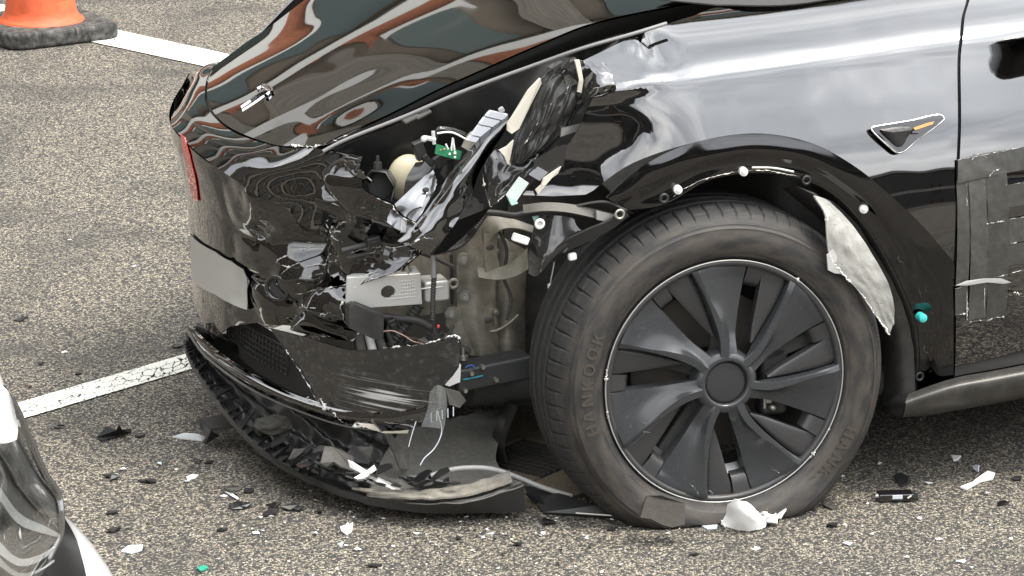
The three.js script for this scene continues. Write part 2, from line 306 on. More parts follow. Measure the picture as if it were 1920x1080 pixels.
// ---------------------------------------------------------------- the street around, mirrored in the paint
function building(name, label, x0, x1, z, dir, floors, fh, bay, mats, depth = 9, turn = 0) {
  const t = thing(name, label, 'building'); t.position.set((x0 + x1) / 2, 0, z); if (turn) { t.position.set(z, 0, (x0 + x1) / 2); t.rotation.y = turn; }
  const w = x1 - x0, h = floors * fh + 1.2, n = Math.round(w / bay), s = w / n;
  mesh('wall', new THREE.BoxGeometry(w, h, depth).translate(0, h / 2, -dir * depth / 2), mats.wall, t);
  mesh('parapet', new THREE.BoxGeometry(w + 0.3, 0.5, 0.35).translate(0, h - 0.1, dir * 0.1), mats.band, t);
  const win = new THREE.BoxGeometry(s * 0.34, fh * 0.46, 0.1), fr = new THREE.BoxGeometry(s * 0.42, fh * 0.06, 0.22), sp = new THREE.BoxGeometry(s * 0.58, fh * 0.36, 0.16), pl = new THREE.BoxGeometry(s * 0.34, h - 0.6, 0.3), bd = new THREE.BoxGeometry(w, 0.55, 0.42);
  for (let f = 0; f < floors; f++) {
    const y = f * fh + fh * 0.64;
    mesh('floor_band', bd.clone(), mats.band, t).position.set(0, f * fh + 0.05 + (f ? 0 : 0.1), dir * 0.06);
    for (let i = 0; i < n; i++) {
      const x = -w / 2 + s * (i + 0.5);
      const o = mesh('window', win, mats.glass, t); o.position.set(x, y, dir * 0.03);
      const k = mesh('sill', fr, mats.band, o); k.position.set(0, -fh * 0.28, dir * 0.05);
      mesh('spandrel_panel', sp, mats.panel, t).position.set(x, f * fh + fh * 0.17, dir * 0.02);
    }
  }
  for (let i = 0; i <= n; i++) mesh('pilaster', pl, mats.pier, t).position.set(-w / 2 + s * i, (h - 0.6) / 2, dir * 0.1);
  return t;
}
const brick = tex(256, 256, (i, j) => { const v = 0.8 + 0.25 * fbm(i / 9, j / 9, 1, 4); return [v, v, v]; }, true, [1, 1]);
building('brown_building', 'terracotta and taupe office block across the street', -17, 19, -19, 1, 6, 3.3, 4.0, { wall: std(0.185, 0.155, 0.12, { map: brick, roughness: 0.85 }), band: std(0.52, 0.52, 0.50, { roughness: 0.8 }), panel: std(0.36, 0.13, 0.065, { map: brick, roughness: 0.85 }), pier: std(0.24, 0.22, 0.185, { map: brick, roughness: 0.85 }), glass: phys(0.045, 0.065, 0.06, { roughness: 0.08, metalness: 0.2 }) });
building('grey_building', 'low dark grey shop row on the camera side of the street', -6, 34, 24, -1, 2, 3.4, 4.4, { wall: std(0.13, 0.125, 0.12, { map: brick, roughness: 0.85 }), band: std(0.30, 0.29, 0.27, { roughness: 0.8 }), panel: std(0.16, 0.10, 0.08, { map: brick, roughness: 0.85 }), pier: std(0.12, 0.115, 0.11, { map: brick, roughness: 0.85 }), glass: phys(0.05, 0.06, 0.06, { roughness: 0.08 }) });
building('added_tan_building', 'unseen tan block with dark windows, added to darken reflections on the nose of the wreck', -17, 13, -20, 1, 6, 3.4, 3.6, { wall: std(0.15, 0.125, 0.095, { map: brick, roughness: 0.85 }), band: std(0.26, 0.24, 0.20, { roughness: 0.8 }), panel: std(0.12, 0.09, 0.065, { map: brick, roughness: 0.85 }), pier: std(0.16, 0.135, 0.105, { map: brick, roughness: 0.85 }), glass: phys(0.03, 0.035, 0.035, { roughness: 0.08 }) }, 9, Math.PI / 2);  // added out of view to darken what the nose and bumper mirror

// ---------------------------------------------------------------- the wrecked black car
const car = thing('black_car', 'crashed glossy black car with torn off front corner and flat front tyre', 'car');

// hood
{
  const out = [
    ...curve([[-0.7276, 0.7447, -1.4102], [-0.7539, 0.7409, -1.3559], [-0.8012, 0.7389, -1.2104], [-0.8364, 0.735, -1.0524], [-0.8503, 0.7308, -0.9181], [-0.843, 0.7297, -0.7943], [-0.8145, 0.7317, -0.6742], [-0.7732, 0.7366, -0.5859], [-0.7351, 0.7445, -0.5325], [-0.7132, 0.7518, -0.5184]], 60),
    ...curve([[-0.6792, 0.767, -0.5222], [-0.5899, 0.8059, -0.5048], [-0.502, 0.8505, -0.4828], [-0.3864, 0.9037, -0.4481], [-0.2718, 0.9479, -0.4358], [-0.1589, 0.9845, -0.4409], [-0.0673, 1.0053, -0.4284], [0.0439, 1.0238, -0.4028], [0.1835, 1.0436, -0.3866], [0.4302, 1.0659, -0.3865], [0.6904, 1.0814, -0.4051]], 50),
    ...curve([[0.5673, 1.0962, -0.8213], [0.329, 1.0801, -1.0758], [0.0353, 1.0303, -1.3631], [0.05, 0.9, -1.62], [-0.2, 0.9, -1.60], [-0.45, 0.9, -1.56], [-0.63, 0.8, -1.50]], 30)];
  const dent = (p, x, z) => {
    const w = smooth(-0.35, -0.72, x) * smooth(-0.85, -0.55, z);
    return [p[0], p[1] + 0.0014 * noise.noise(x * 5.2 + 2, z * 5.2, 0.4) + 0.0035 * noise.noise(x * 2.2 + 8, z * 2.6, 3) - 0.008 * w * (0.5 + noise.noise(x * 5, z * 7, 7)), p[2]];
  };
  const hood = mesh('hood', panel(HOOD, out, 0.016, 0.004, dent), M.paint, car, 'glossy black hood mirroring a brown building, chipped at its front corner');
  mesh('chipped_edge', chips([[-0.7838, 0.7376, -0.5903], [-0.7638, 0.7404, -0.5556], [-0.7387, 0.7454, -0.5194], [-0.7168, 0.7527, -0.5055], [-0.6964, 0.761, -0.5028], [-0.6716, 0.7715, -0.4993]], 0.0028, 4, 90), M.chip, hood);
  const [e0, e1] = [[-0.7995, 0.7524, -0.9069], [-0.7269, 0.7783, -0.9601]].map(V);
  // chrome letter T emblem: stem down the nose, two arcs across
  const d = e1.clone().sub(e0), across = new THREE.Vector3(0, 0.02, 1).normalize();
  const E = (s, c) => e0.clone().addScaledVector(d, s).addScaledVector(across, c).toArray();
  mesh('emblem', join([scrap([E(0, 0), E(0.93, -0.007), E(0.97, -0.002), E(0.97, 0.002), E(0.93, 0.007)], 0.006), tube([E(0.80, -0.038), E(0.95, -0.032), E(1.0, 0), E(0.95, 0.032), E(0.80, 0.038)], 0.0045, 24, 6), tube([E(1.02, -0.040), E(1.09, -0.025), E(1.11, 0), E(1.09, 0.025), E(1.02, 0.040)], 0.0028, 24, 6)]), M.chrome, hood, 'small chrome letter T emblem on the hood nose');
  // inner edge return of the hood, hanging below its left side
  mesh('hood_frame', patch([[[-0.7099, 0.7497, -0.5219], [-0.5882, 0.8034, -0.5105], [-0.5002, 0.848, -0.4886], [-0.3842, 0.9011, -0.4547], [-0.2693, 0.9452, -0.443], [-0.1561, 0.9817, -0.4488], [-0.0641, 1.0023, -0.4368], [0.0473, 1.0209, -0.4114], [0.3048, 1.0532, -0.383]], [[-0.6754, 0.7403, -0.5365], [-0.5674, 0.7891, -0.5215], [-0.4793, 0.8339, -0.4991], [-0.365, 0.8844, -0.4737], [-0.2472, 0.9283, -0.4689], [-0.1332, 0.9629, -0.4786], [-0.0382, 0.9833, -0.4737], [0.0748, 1.0015, -0.4504], [0.3345, 1.0326, -0.4228]], [[-0.6295, 0.7051, -0.7], [-0.5086, 0.7418, -0.72], [-0.4171, 0.7824, -0.7], [-0.2895, 0.8294, -0.66], [-0.1806, 0.8834, -0.62], [-0.0844, 0.9203, -0.58], [0.0028, 0.9475, -0.55], [0.1145, 0.972, -0.52], [0.3805, 1.004, -0.5]]], 40, 6, 0.002), M.matte, hood);
}
// sharp folds of the crushed skin
const folds = []; { const R = rng(417); for (let k = 0; k < 13; k++) folds.push([-0.62 + 0.36 * R(), 0.38 + 0.26 * R(), R() * 3.14, 0.035 + 0.06 * R(), (R() < 0.5 ? -1 : 1) * (0.28 + 0.25 * R()), 0.09 + 0.12 * R()]); }
const fold = (z, y) => { let d = 0; for (const [a, b, c, w, s, L] of folds) { const t = (z - a) * Math.sin(c) - (y - b) * Math.cos(c), l = (z - a) * Math.cos(c) + (y - b) * Math.sin(c); const k = 1 - Math.abs(t) / w; if (k > 0 && Math.abs(l) < L) d += s * w * k * (1 - Math.abs(l) / L); } return d; };
// nose strip between hood and crease
const noseTop = [[-0.60, 0.705, -1.62], [-0.7301, 0.7361, -1.4218], [-0.7659, 0.7326, -1.3391], [-0.807, 0.7312, -1.2075], [-0.8428, 0.7268, -1.0473], [-0.8529, 0.7238, -0.918], [-0.8463, 0.7223, -0.7913], [-0.816, 0.7247, -0.6691], [-0.772, 0.7301, -0.578], [-0.7285, 0.7389, -0.5142], [-0.6833, 0.735, -0.46]];
const noseLow = [[-0.62, 0.665, -1.66], [-0.7475, 0.7087, -1.5], [-0.8098, 0.6984, -1.36], [-0.8686, 0.6906, -1.22], [-0.9258, 0.6928, -1.0403], [-0.9333, 0.6923, -0.9019], [-0.9254, 0.6828, -0.7922], [-0.8942, 0.6637, -0.6441], [-0.856, 0.64, -0.558], [-0.8032, 0.605, -0.483], [-0.7655, 0.5776, -0.4313]];
{
  const mid = noseTop.map((p, i) => [0.5 * (p[0] + noseLow[i][0]) - 0.004, 0.5 * (p[1] + noseLow[i][1]) + 0.007, 0.5 * (p[2] + noseLow[i][2])]);
  mesh('nose_panel', patch([noseTop, mid, noseLow], 70, 10, 0.003, (p, s) => { const k = 0.016 * smooth(0.62, 0.95, s); return [p[0] + k * noise.noise(p[1] * 9, p[2] * 8, 2) + 0.5 * smooth(0.7, 0.9, s) * fold(p[2], p[1] - 0.08), p[1] + 0.4 * k * noise.noise(p[0] * 10, p[2] * 9, 5), p[2]]; }), M.paint, car);
  mesh('shut_line', tube(noseTop.map(p => [p[0] + 0.012, p[1] - 0.012, p[2]]), 0.011, 60, 6), M.matte, car);
}
// front bumper: intact towards the middle, crumpled and torn at the corner
const creaseRow = noseLow.slice(1);
const crush = (p, z, y) => {
  const a = smooth(-0.80, -0.52, z), b = smooth(-0.62, -0.42, z);
  const r = 1 - Math.abs(noise.noise(z * 7.5 + y * 5 + 3, y * 8 - z * 3, 2.2)) * 2;
  const r2 = 1 - Math.abs(noise.noise(z * 17 + 9, y * 19 + z * 8, 6.1)) * 2;
  return [p[0] + 0.036 * a * (r * r - 0.35) + 1.35 * a * fold(z, y) + 0.0012 * b * (r2 * r2) + 0.0004 * b * noise.noise(z * 26, y * 24, 3) + 0.02 * a, p[1], p[2]];
};
{
  const sil = [[0, 0.655, -1.62], [0, 0.5, -1.66], [0, 0.30, -1.64]];
  const out = [...creaseRow.slice(0, 9).map(p => [p[0], p[1] - 0.003, p[2]]), [-0.7689, 0.5802, -0.4359], [-0.7883, 0.5543, -0.4768], [-0.8142, 0.4851, -0.5368], [-0.8323, 0.4031, -0.5852], [-0.8325, 0.3401, -0.5891], [-0.8527, 0.3327, -0.6488], [-0.8752, 0.2996, -0.7506], [-0.8843, 0.2345, -0.8651], [0, 0.26, -0.98], [0, 0.265, -1.25], ...sil.reverse()];
  const bumper = mesh('bumper', panel(FRONT, out, 0.016, 0.003, crush), M.bumper, car);
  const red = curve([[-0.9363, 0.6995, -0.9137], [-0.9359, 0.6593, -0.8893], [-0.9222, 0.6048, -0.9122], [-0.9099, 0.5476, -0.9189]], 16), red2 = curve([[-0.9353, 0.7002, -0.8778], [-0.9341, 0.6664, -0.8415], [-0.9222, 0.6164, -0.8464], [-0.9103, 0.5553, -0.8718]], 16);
  mesh('red_reflection', patch([red, red2], 20, 3, 0.002), phys(0.62, 0.03, 0.02, { roughness: 0.25, clearcoat: 1 }), bumper, 'red reflection built as a narrow strip on the bumper front');  // reflection of something red, put in as a coloured strip
  mesh('number_plate', panel(lift(FRONT, 0.005), [[-0.8962, 0.4416, -1.0321], [-0.8962, 0.4591, -0.7963], [-0.8714, 0.4501, -0.6683], [-0.8703, 0.3546, -0.6805], [-0.8937, 0.3567, -0.8161], [-0.8868, 0.3255, -1.0731]], 0.02, 0.002, (p, z, y) => { const q = crush(p, z, y), o = crush(FRONT.at(z, y), z, y), b = FRONT.at(z, y); return [p[0] + (o[0] - b[0]) * 0.9, q[1], q[2]]; }), std(0.40, 0.40, 0.38, { roughness: 0.4 }), bumper, 'blank pale number plate on the bumper');
  const corner = [[-0.7702, 0.5816, -0.431], [-0.7896, 0.5556, -0.4719], [-0.8155, 0.4865, -0.5318], [-0.836, 0.4036, -0.5845], [-0.8362, 0.3406, -0.5884], [-0.7867, 0.3427, -0.4955], [-0.7543, 0.3449, -0.4426], [-0.7237, 0.3489, -0.3928], [-0.714, 0.4019, -0.3754], [-0.7103, 0.4449, -0.3659], [-0.7037, 0.4865, -0.3509], [-0.6831, 0.5213, -0.3167], [-0.6657, 0.55, -0.2885], [-0.6475, 0.582, -0.2599], [-0.6375, 0.614, -0.2423], [-0.631, 0.6394, -0.2291], [-0.6509, 0.6458, -0.2465], [-0.6709, 0.6468, -0.2675], [-0.6819, 0.6637, -0.2762], [-0.6955, 0.6838, -0.2915], [-0.7084, 0.6998, -0.3095], [-0.7053, 0.7199, -0.3196], [-0.7119, 0.7331, -0.3478], [-0.7183, 0.7478, -0.3852], [-0.7287, 0.7511, -0.4092], [-0.7535, 0.7393, -0.4243]];
  const torn = mesh('torn_bumper_corner', panel(FRONT, corner, 0.0085, 0.003, crush), M.bumper, car, 'crumpled glossy black bumper corner with torn edges');
  const onB = pts => pts.map(p => { const q = crush(FRONT.at(p[2], p[1]), p[2], p[1]); return [q[0] - 0.003, q[1], q[2] + 0.002]; });
  const fine = pts => onB(curve(pts, 40));
  mesh('torn_edge', chips(fine([[-0.7237, 0.3501, -0.3928], [-0.714, 0.4019, -0.3754], [-0.7103, 0.4449, -0.3659], [-0.7037, 0.4865, -0.3509], [-0.6831, 0.5213, -0.3167], [-0.6657, 0.55, -0.2885], [-0.6475, 0.582, -0.2599], [-0.6375, 0.614, -0.2423], [-0.631, 0.6394, -0.2291]]), 0.0021, 2, 120), M.chip, torn);
  mesh('torn_edge', chips(fine([[-0.631, 0.6394, -0.2291], [-0.6509, 0.6458, -0.2465], [-0.6709, 0.6468, -0.2675], [-0.6819, 0.6637, -0.2762], [-0.6955, 0.6838, -0.2915]]), 0.0014, 6, 60), M.chip, torn);
  mesh('crack', chips(fine([[-0.7827, 0.605, -0.4431], [-0.7864, 0.5847, -0.4565], [-0.8016, 0.5539, -0.4921], [-0.8203, 0.5193, -0.5336], [-0.8313, 0.4898, -0.5606]]), 0.0018, 7, 80), M.chip, torn);
  mesh('crack', chips(fine([[-0.7856, 0.6002, -0.4496], [-0.7713, 0.5875, -0.4307], [-0.7589, 0.5792, -0.4133], [-0.7487, 0.5689, -0.4005]]), 0.0014, 8, 50), M.chip, torn);
  mesh('crack', chips(fine([[-0.8304, 0.4877, -0.5594], [-0.8115, 0.4831, -0.5253], [-0.7996, 0.4924, -0.5036], [-0.7833, 0.4907, -0.4774]]), 0.0020, 9, 60), M.chip, torn);
  mesh('crack', chips(fine([[-0.8044, 0.4261, -0.5205], [-0.7746, 0.4452, -0.4694], [-0.7467, 0.4624, -0.4216], [-0.7231, 0.4851, -0.3804], [-0.7059, 0.51, -0.3503]]), 0.0010, 10, 70), M.chip, torn);
  mesh('crack', chips(fine([[-0.7393, 0.5408, -0.3944], [-0.7257, 0.5578, -0.368], [-0.7079, 0.5609, -0.341], [-0.6857, 0.5794, -0.3056]]), 0.0008, 12, 50), M.chip, torn);
  const RS = rng(64);
  for (let k = 0; k < 26; k++) {   // fine scratches
    const z = -0.62 + 0.36 * RS(), y = 0.40 + 0.22 * RS(), a = (RS() - 0.5) * 1.4 + 0.5, L = 0.015 + 0.05 * RS() * RS(), pts = [];
    for (let i = 0; i < 5; i++) { const s = (i / 4 - 0.5) * L; pts.push([0, y + s * Math.sin(a) + 0.004 * (RS() - 0.5), z + s * Math.cos(a)]); }
    if (pts.every(p => { const c = corner.map(FRONT.of); let ins = false; for (let i = 0, j = c.length - 1; i < c.length; j = i++) if ((c[i][1] > p[1]) !== (c[j][1] > p[1]) && p[2] < (c[j][0] - c[i][0]) * (p[1] - c[i][1]) / (c[j][1] - c[i][1]) + c[i][0]) ins = !ins; return ins; })) mesh('scratch', chips(fine(pts), 0.0007 + 0.0006 * RS(), 100 + k, 40), M.chip, torn);
  }
  // parking sensor hole
  const [sc] = onB([[-0.825, 0.4323, -0.5573]]);
  const sen = mesh('sensor_ring', new THREE.TorusGeometry(0.026, 0.005, 10, 30), M.gloss, torn); sen.position.set(...sc); sen.rotation.set(0.1, -0.75, 0);
  const hole = mesh('sensor_hole', new THREE.CylinderGeometry(0.024, 0.024, 0.004, 24).rotateX(Math.PI / 2), M.matte, torn); hole.position.set(sc[0] + 0.008, sc[1], sc[2] - 0.007); hole.rotation.set(0.1, -0.75, 0);
  // folded flap on the upper edge
  mesh('bent_flap', patch([[[-0.7255, 0.7461, -0.36], [-0.7085, 0.7301, -0.36], [-0.6938, 0.7096, -0.36]], [[-0.7097, 0.7258, -0.32], [-0.696, 0.7157, -0.32], [-0.6801, 0.7065, -0.32]], [[-0.7015, 0.7433, -0.3], [-0.6925, 0.7314, -0.3], [-0.6789, 0.7167, -0.3]]], 8, 8, 0.003), M.paint, torn);
}
// lower mouth: dark intake, mesh, bright lower strip
{
  mesh('intake', panel(lift(FRONT, -0.07), [[-0.8488, 0.2066, -1.1129], [-0.813, 0.2935, -0.8058], [-0.7756, 0.2906, -0.6275], [-0.7311, 0.2537, -0.5307], [-0.6959, 0.1659, -0.4911], [-0.7577, 0.1698, -0.6125], [-0.8041, 0.1693, -0.8498], [-0.8266, 0.1622, -1.1051]], 0.03, 0.003), M.matte, car);
  const grille = part('grille_mesh', car);
  const gp = (u, v) => { const z = lerp(-0.86, -0.58, u), y = lerp(0.245, 0.31, v) - 0.02 * u; const p = lift(FRONT, -0.035).at(z, y); return p; };
  for (let k = 0; k < 6; k++) mesh('grille_bar', tube([gp(0, k / 5), gp(0.5, k / 5), gp(1, k / 5)], 0.0025, 10, 5), M.plastic, grille);
  for (let k = 0; k < 20; k++) mesh('grille_bar', tube([gp(k / 19, 0), gp(k / 19 + 0.02, 0.5), gp(Math.min(1, k / 19 + 0.04), 1)], 0.0022, 4, 5), M.plastic, grille);
  const up = [[-0.8985, 0.2252, -1.0293], [-0.8994, 0.2382, -0.8041], [-0.8606, 0.2267, -0.6262], [-0.8031, 0.2098, -0.5083], [-0.7502, 0.2061, -0.4224], [-0.6933, 0.2127, -0.3337], [-0.6251, 0.2373, -0.2481], [-0.5687, 0.2738, -0.1963]], mid = [[-0.9218, 0.2479, -0.9455], [-0.9106, 0.2342, -0.7786], [-0.8638, 0.2164, -0.5961], [-0.7951, 0.1978, -0.4734], [-0.7398, 0.1926, -0.3848], [-0.6887, 0.2006, -0.3097], [-0.6283, 0.2207, -0.2382], [-0.5751, 0.2457, -0.1914]], low = [[-0.8887, 0.1989, -1.0987], [-0.8986, 0.2034, -0.8398], [-0.8535, 0.1904, -0.6198], [-0.7749, 0.1738, -0.4711], [-0.718, 0.1694, -0.3799], [-0.6584, 0.1786, -0.2946], [-0.6107, 0.1953, -0.2392], [-0.5774, 0.2204, -0.2068]];
  mesh('lower_strip', patch([up, mid, low], 60, 8, 0.003, (p, s) => [p[0] + 0.006 * smooth(0.5, 0.8, s) * noise.noise(p[1] * 25, p[2] * 20, 3), p[1], p[2]]), M.paint, car, 'glossy black lower bumper strip');
  mesh('strip_edge', tube(low.map(p => [p[0] - 0.003, p[1] - 0.001, p[2]]).slice(0, 6), 0.0028, 40, 6), std(0.25, 0.25, 0.24, { roughness: 0.3, metalness: 0.6 }), car);
  mesh('torn_edge', chips([[-0.7851, 0.2185, -0.4442], [-0.7727, 0.211, -0.4255], [-0.765, 0.223, -0.4103], [-0.7548, 0.2057, -0.3976], [-0.7465, 0.2001, -0.3856], [-0.7228, 0.18, -0.3543], [-0.6896, 0.1849, -0.3074]], 0.004, 14, 70), M.chip, car);
}
// lower corner of the bumper, scraped
{
  const W = 512, H = 256, z0 = -0.62, z1 = -0.10, y0 = 0.14, y1 = 0.46;
  const m = phys(0.02, 0.02, 0.02, { roughness: 0.25, clearcoat: 1, clearcoatRoughness: 0.08 });
  const sc = tex(W, H, (i, j) => {
    const z = lerp(z0, z1, i / W), y = lerp(y0, y1, j / H);
    const reg = smooth(-0.40, -0.30, z) * smooth(0.30, 0.265, y + 0.1 * (z + 0.25)) * smooth(0.175, 0.20, y);
    const st = noise.noise(z * 5 + 4, y * 210, 1) + 0.6 * noise.noise(z * 9, y * 420, 5) + 0.5 * noise.noise(z * 16, y * 30, 9);
    const dust = Math.max(0, fbm(z * 90, y * 90, 3, 3) - 0.02) * 0.08;
    const v = 0.012 + dust + (st > 0.12 ? 0.5 * reg * clamp((st - 0.12) * 3) : 0);
    return [toS(v), toS(v), toS(v)];
  });
  m.color.setRGB(1, 1, 1); m.map = sc;
  const LOW = lift(FRONT, 0.022);
  const g = panel(LOW, [...curve([[-0.8387, 0.3487, -0.5512], [-0.7927, 0.3495, -0.4728], [-0.7485, 0.3456, -0.4004], [-0.716, 0.3448, -0.3505], [-0.6613, 0.3634, -0.2787], [-0.599, 0.3844, -0.2159], [-0.535, 0.4064, -0.1689]], 30), [-0.5349, 0.3729, -0.1697], [-0.5379, 0.3404, -0.1718], [-0.5476, 0.3222, -0.1781], [-0.5638, 0.2986, -0.1893], [-0.5695, 0.2711, -0.194], [-0.5786, 0.2404, -0.2027], [-0.5988, 0.2302, -0.2203], [-0.6432, 0.2139, -0.266], [-0.6943, 0.2066, -0.3306], [-0.7391, 0.2, -0.3994], [-0.7661, 0.2117, -0.4409], [-0.7808, 0.2497, -0.4579], [-0.7932, 0.2755, -0.4754], [-0.8135, 0.3099, -0.5071]], 0.012, 0.003, (p, z, y) => [p[0] + 0.004 * noise.noise(z * 14, y * 14, 2), p[1], p[2]]);
  const uv = g.attributes.uv; for (let i = 0; i < uv.count; i++) uv.setXY(i, (uv.getX(i) - z0) / (z1 - z0), (uv.getY(i) - y0) / (y1 - y0));
  const low = mesh('lower_bumper_corner', g, m, car, 'black lower bumper corner with pale scrape marks');
  mesh('torn_edge', chips([[-0.6628, 0.3638, -0.2735], [-0.6275, 0.3755, -0.2363], [-0.591, 0.3868, -0.2044], [-0.5361, 0.4086, -0.1657], [-0.535, 0.3971, -0.1655]], 0.0022, 3, 60), M.chip, low);
  mesh('torn_edge', chips([[-0.8407, 0.351, -0.5436], [-0.8189, 0.3547, -0.5057], [-0.7946, 0.3516, -0.466], [-0.7898, 0.3391, -0.4584]], 0.002, 21, 40), M.chip, low);
  mesh('torn_edge', chips([[-0.8145, 0.3112, -0.4988], [-0.7951, 0.2752, -0.4687], [-0.7801, 0.2443, -0.4478], [-0.7664, 0.2122, -0.4313]], 0.0018, 23, 50), M.chip, low);
  // broken clear lens hanging from its end
  mesh('broken_lens', patch([[[-0.6076, 0.3052, -0.13], [-0.6124, 0.2712, -0.13], [-0.6265, 0.2324, -0.13]], [[-0.5977, 0.325, -0.11], [-0.5957, 0.2813, -0.11], [-0.604, 0.2339, -0.11]], [[-0.5763, 0.3131, -0.12], [-0.5742, 0.2704, -0.12], [-0.5813, 0.2239, -0.12]]], 10, 10, 0.002), phys(0.85, 0.87, 0.87, { transmission: 0.93, roughness: 0.12, thickness: 0 }), low, 'broken clear lens piece');
  mesh('lens_tab', scrap([[-0.57, 0.3066, -0.14], [-0.5401, 0.2957, -0.14], [-0.5274, 0.2771, -0.14], [-0.5402, 0.2611, -0.14], [-0.5633, 0.2714, -0.14]], 0.004, 0.004), M.greyPlastic, low);
  for (let k = 0; k < 5; k++) mesh('lens_tooth', rbox([[-0.5573, 0.2577, -0.13]].map(p => [p[0] - 0.012 * k, p[1] - 0.002 * k, p[2]])[0], [0.0022, 0.020, 0.003]), M.label, low);
  mesh('hanging_wire', tube([[-0.5949, 0.2667, -0.12], [-0.586, 0.2198, -0.12], [-0.6011, 0.1867, -0.12], [-0.6243, 0.166, -0.12], [-0.6324, 0.153, -0.12]], 0.0014, 30, 5), M.label, low);
  mesh('hanging_wire', tube([[-0.6348, 0.2417, -0.14], [-0.6442, 0.2138, -0.14], [-0.6513, 0.188, -0.14]], 0.0011, 20, 5), M.label, low);
  mesh('pale_flange', scrap([[-0.7172, 0.1982, -0.3], [-0.6567, 0.1874, -0.3], [-0.6005, 0.1817, -0.3], [-0.6053, 0.1645, -0.3], [-0.6569, 0.1697, -0.3], [-0.6918, 0.1839, -0.3]], 0.003), M.cream, low);
}
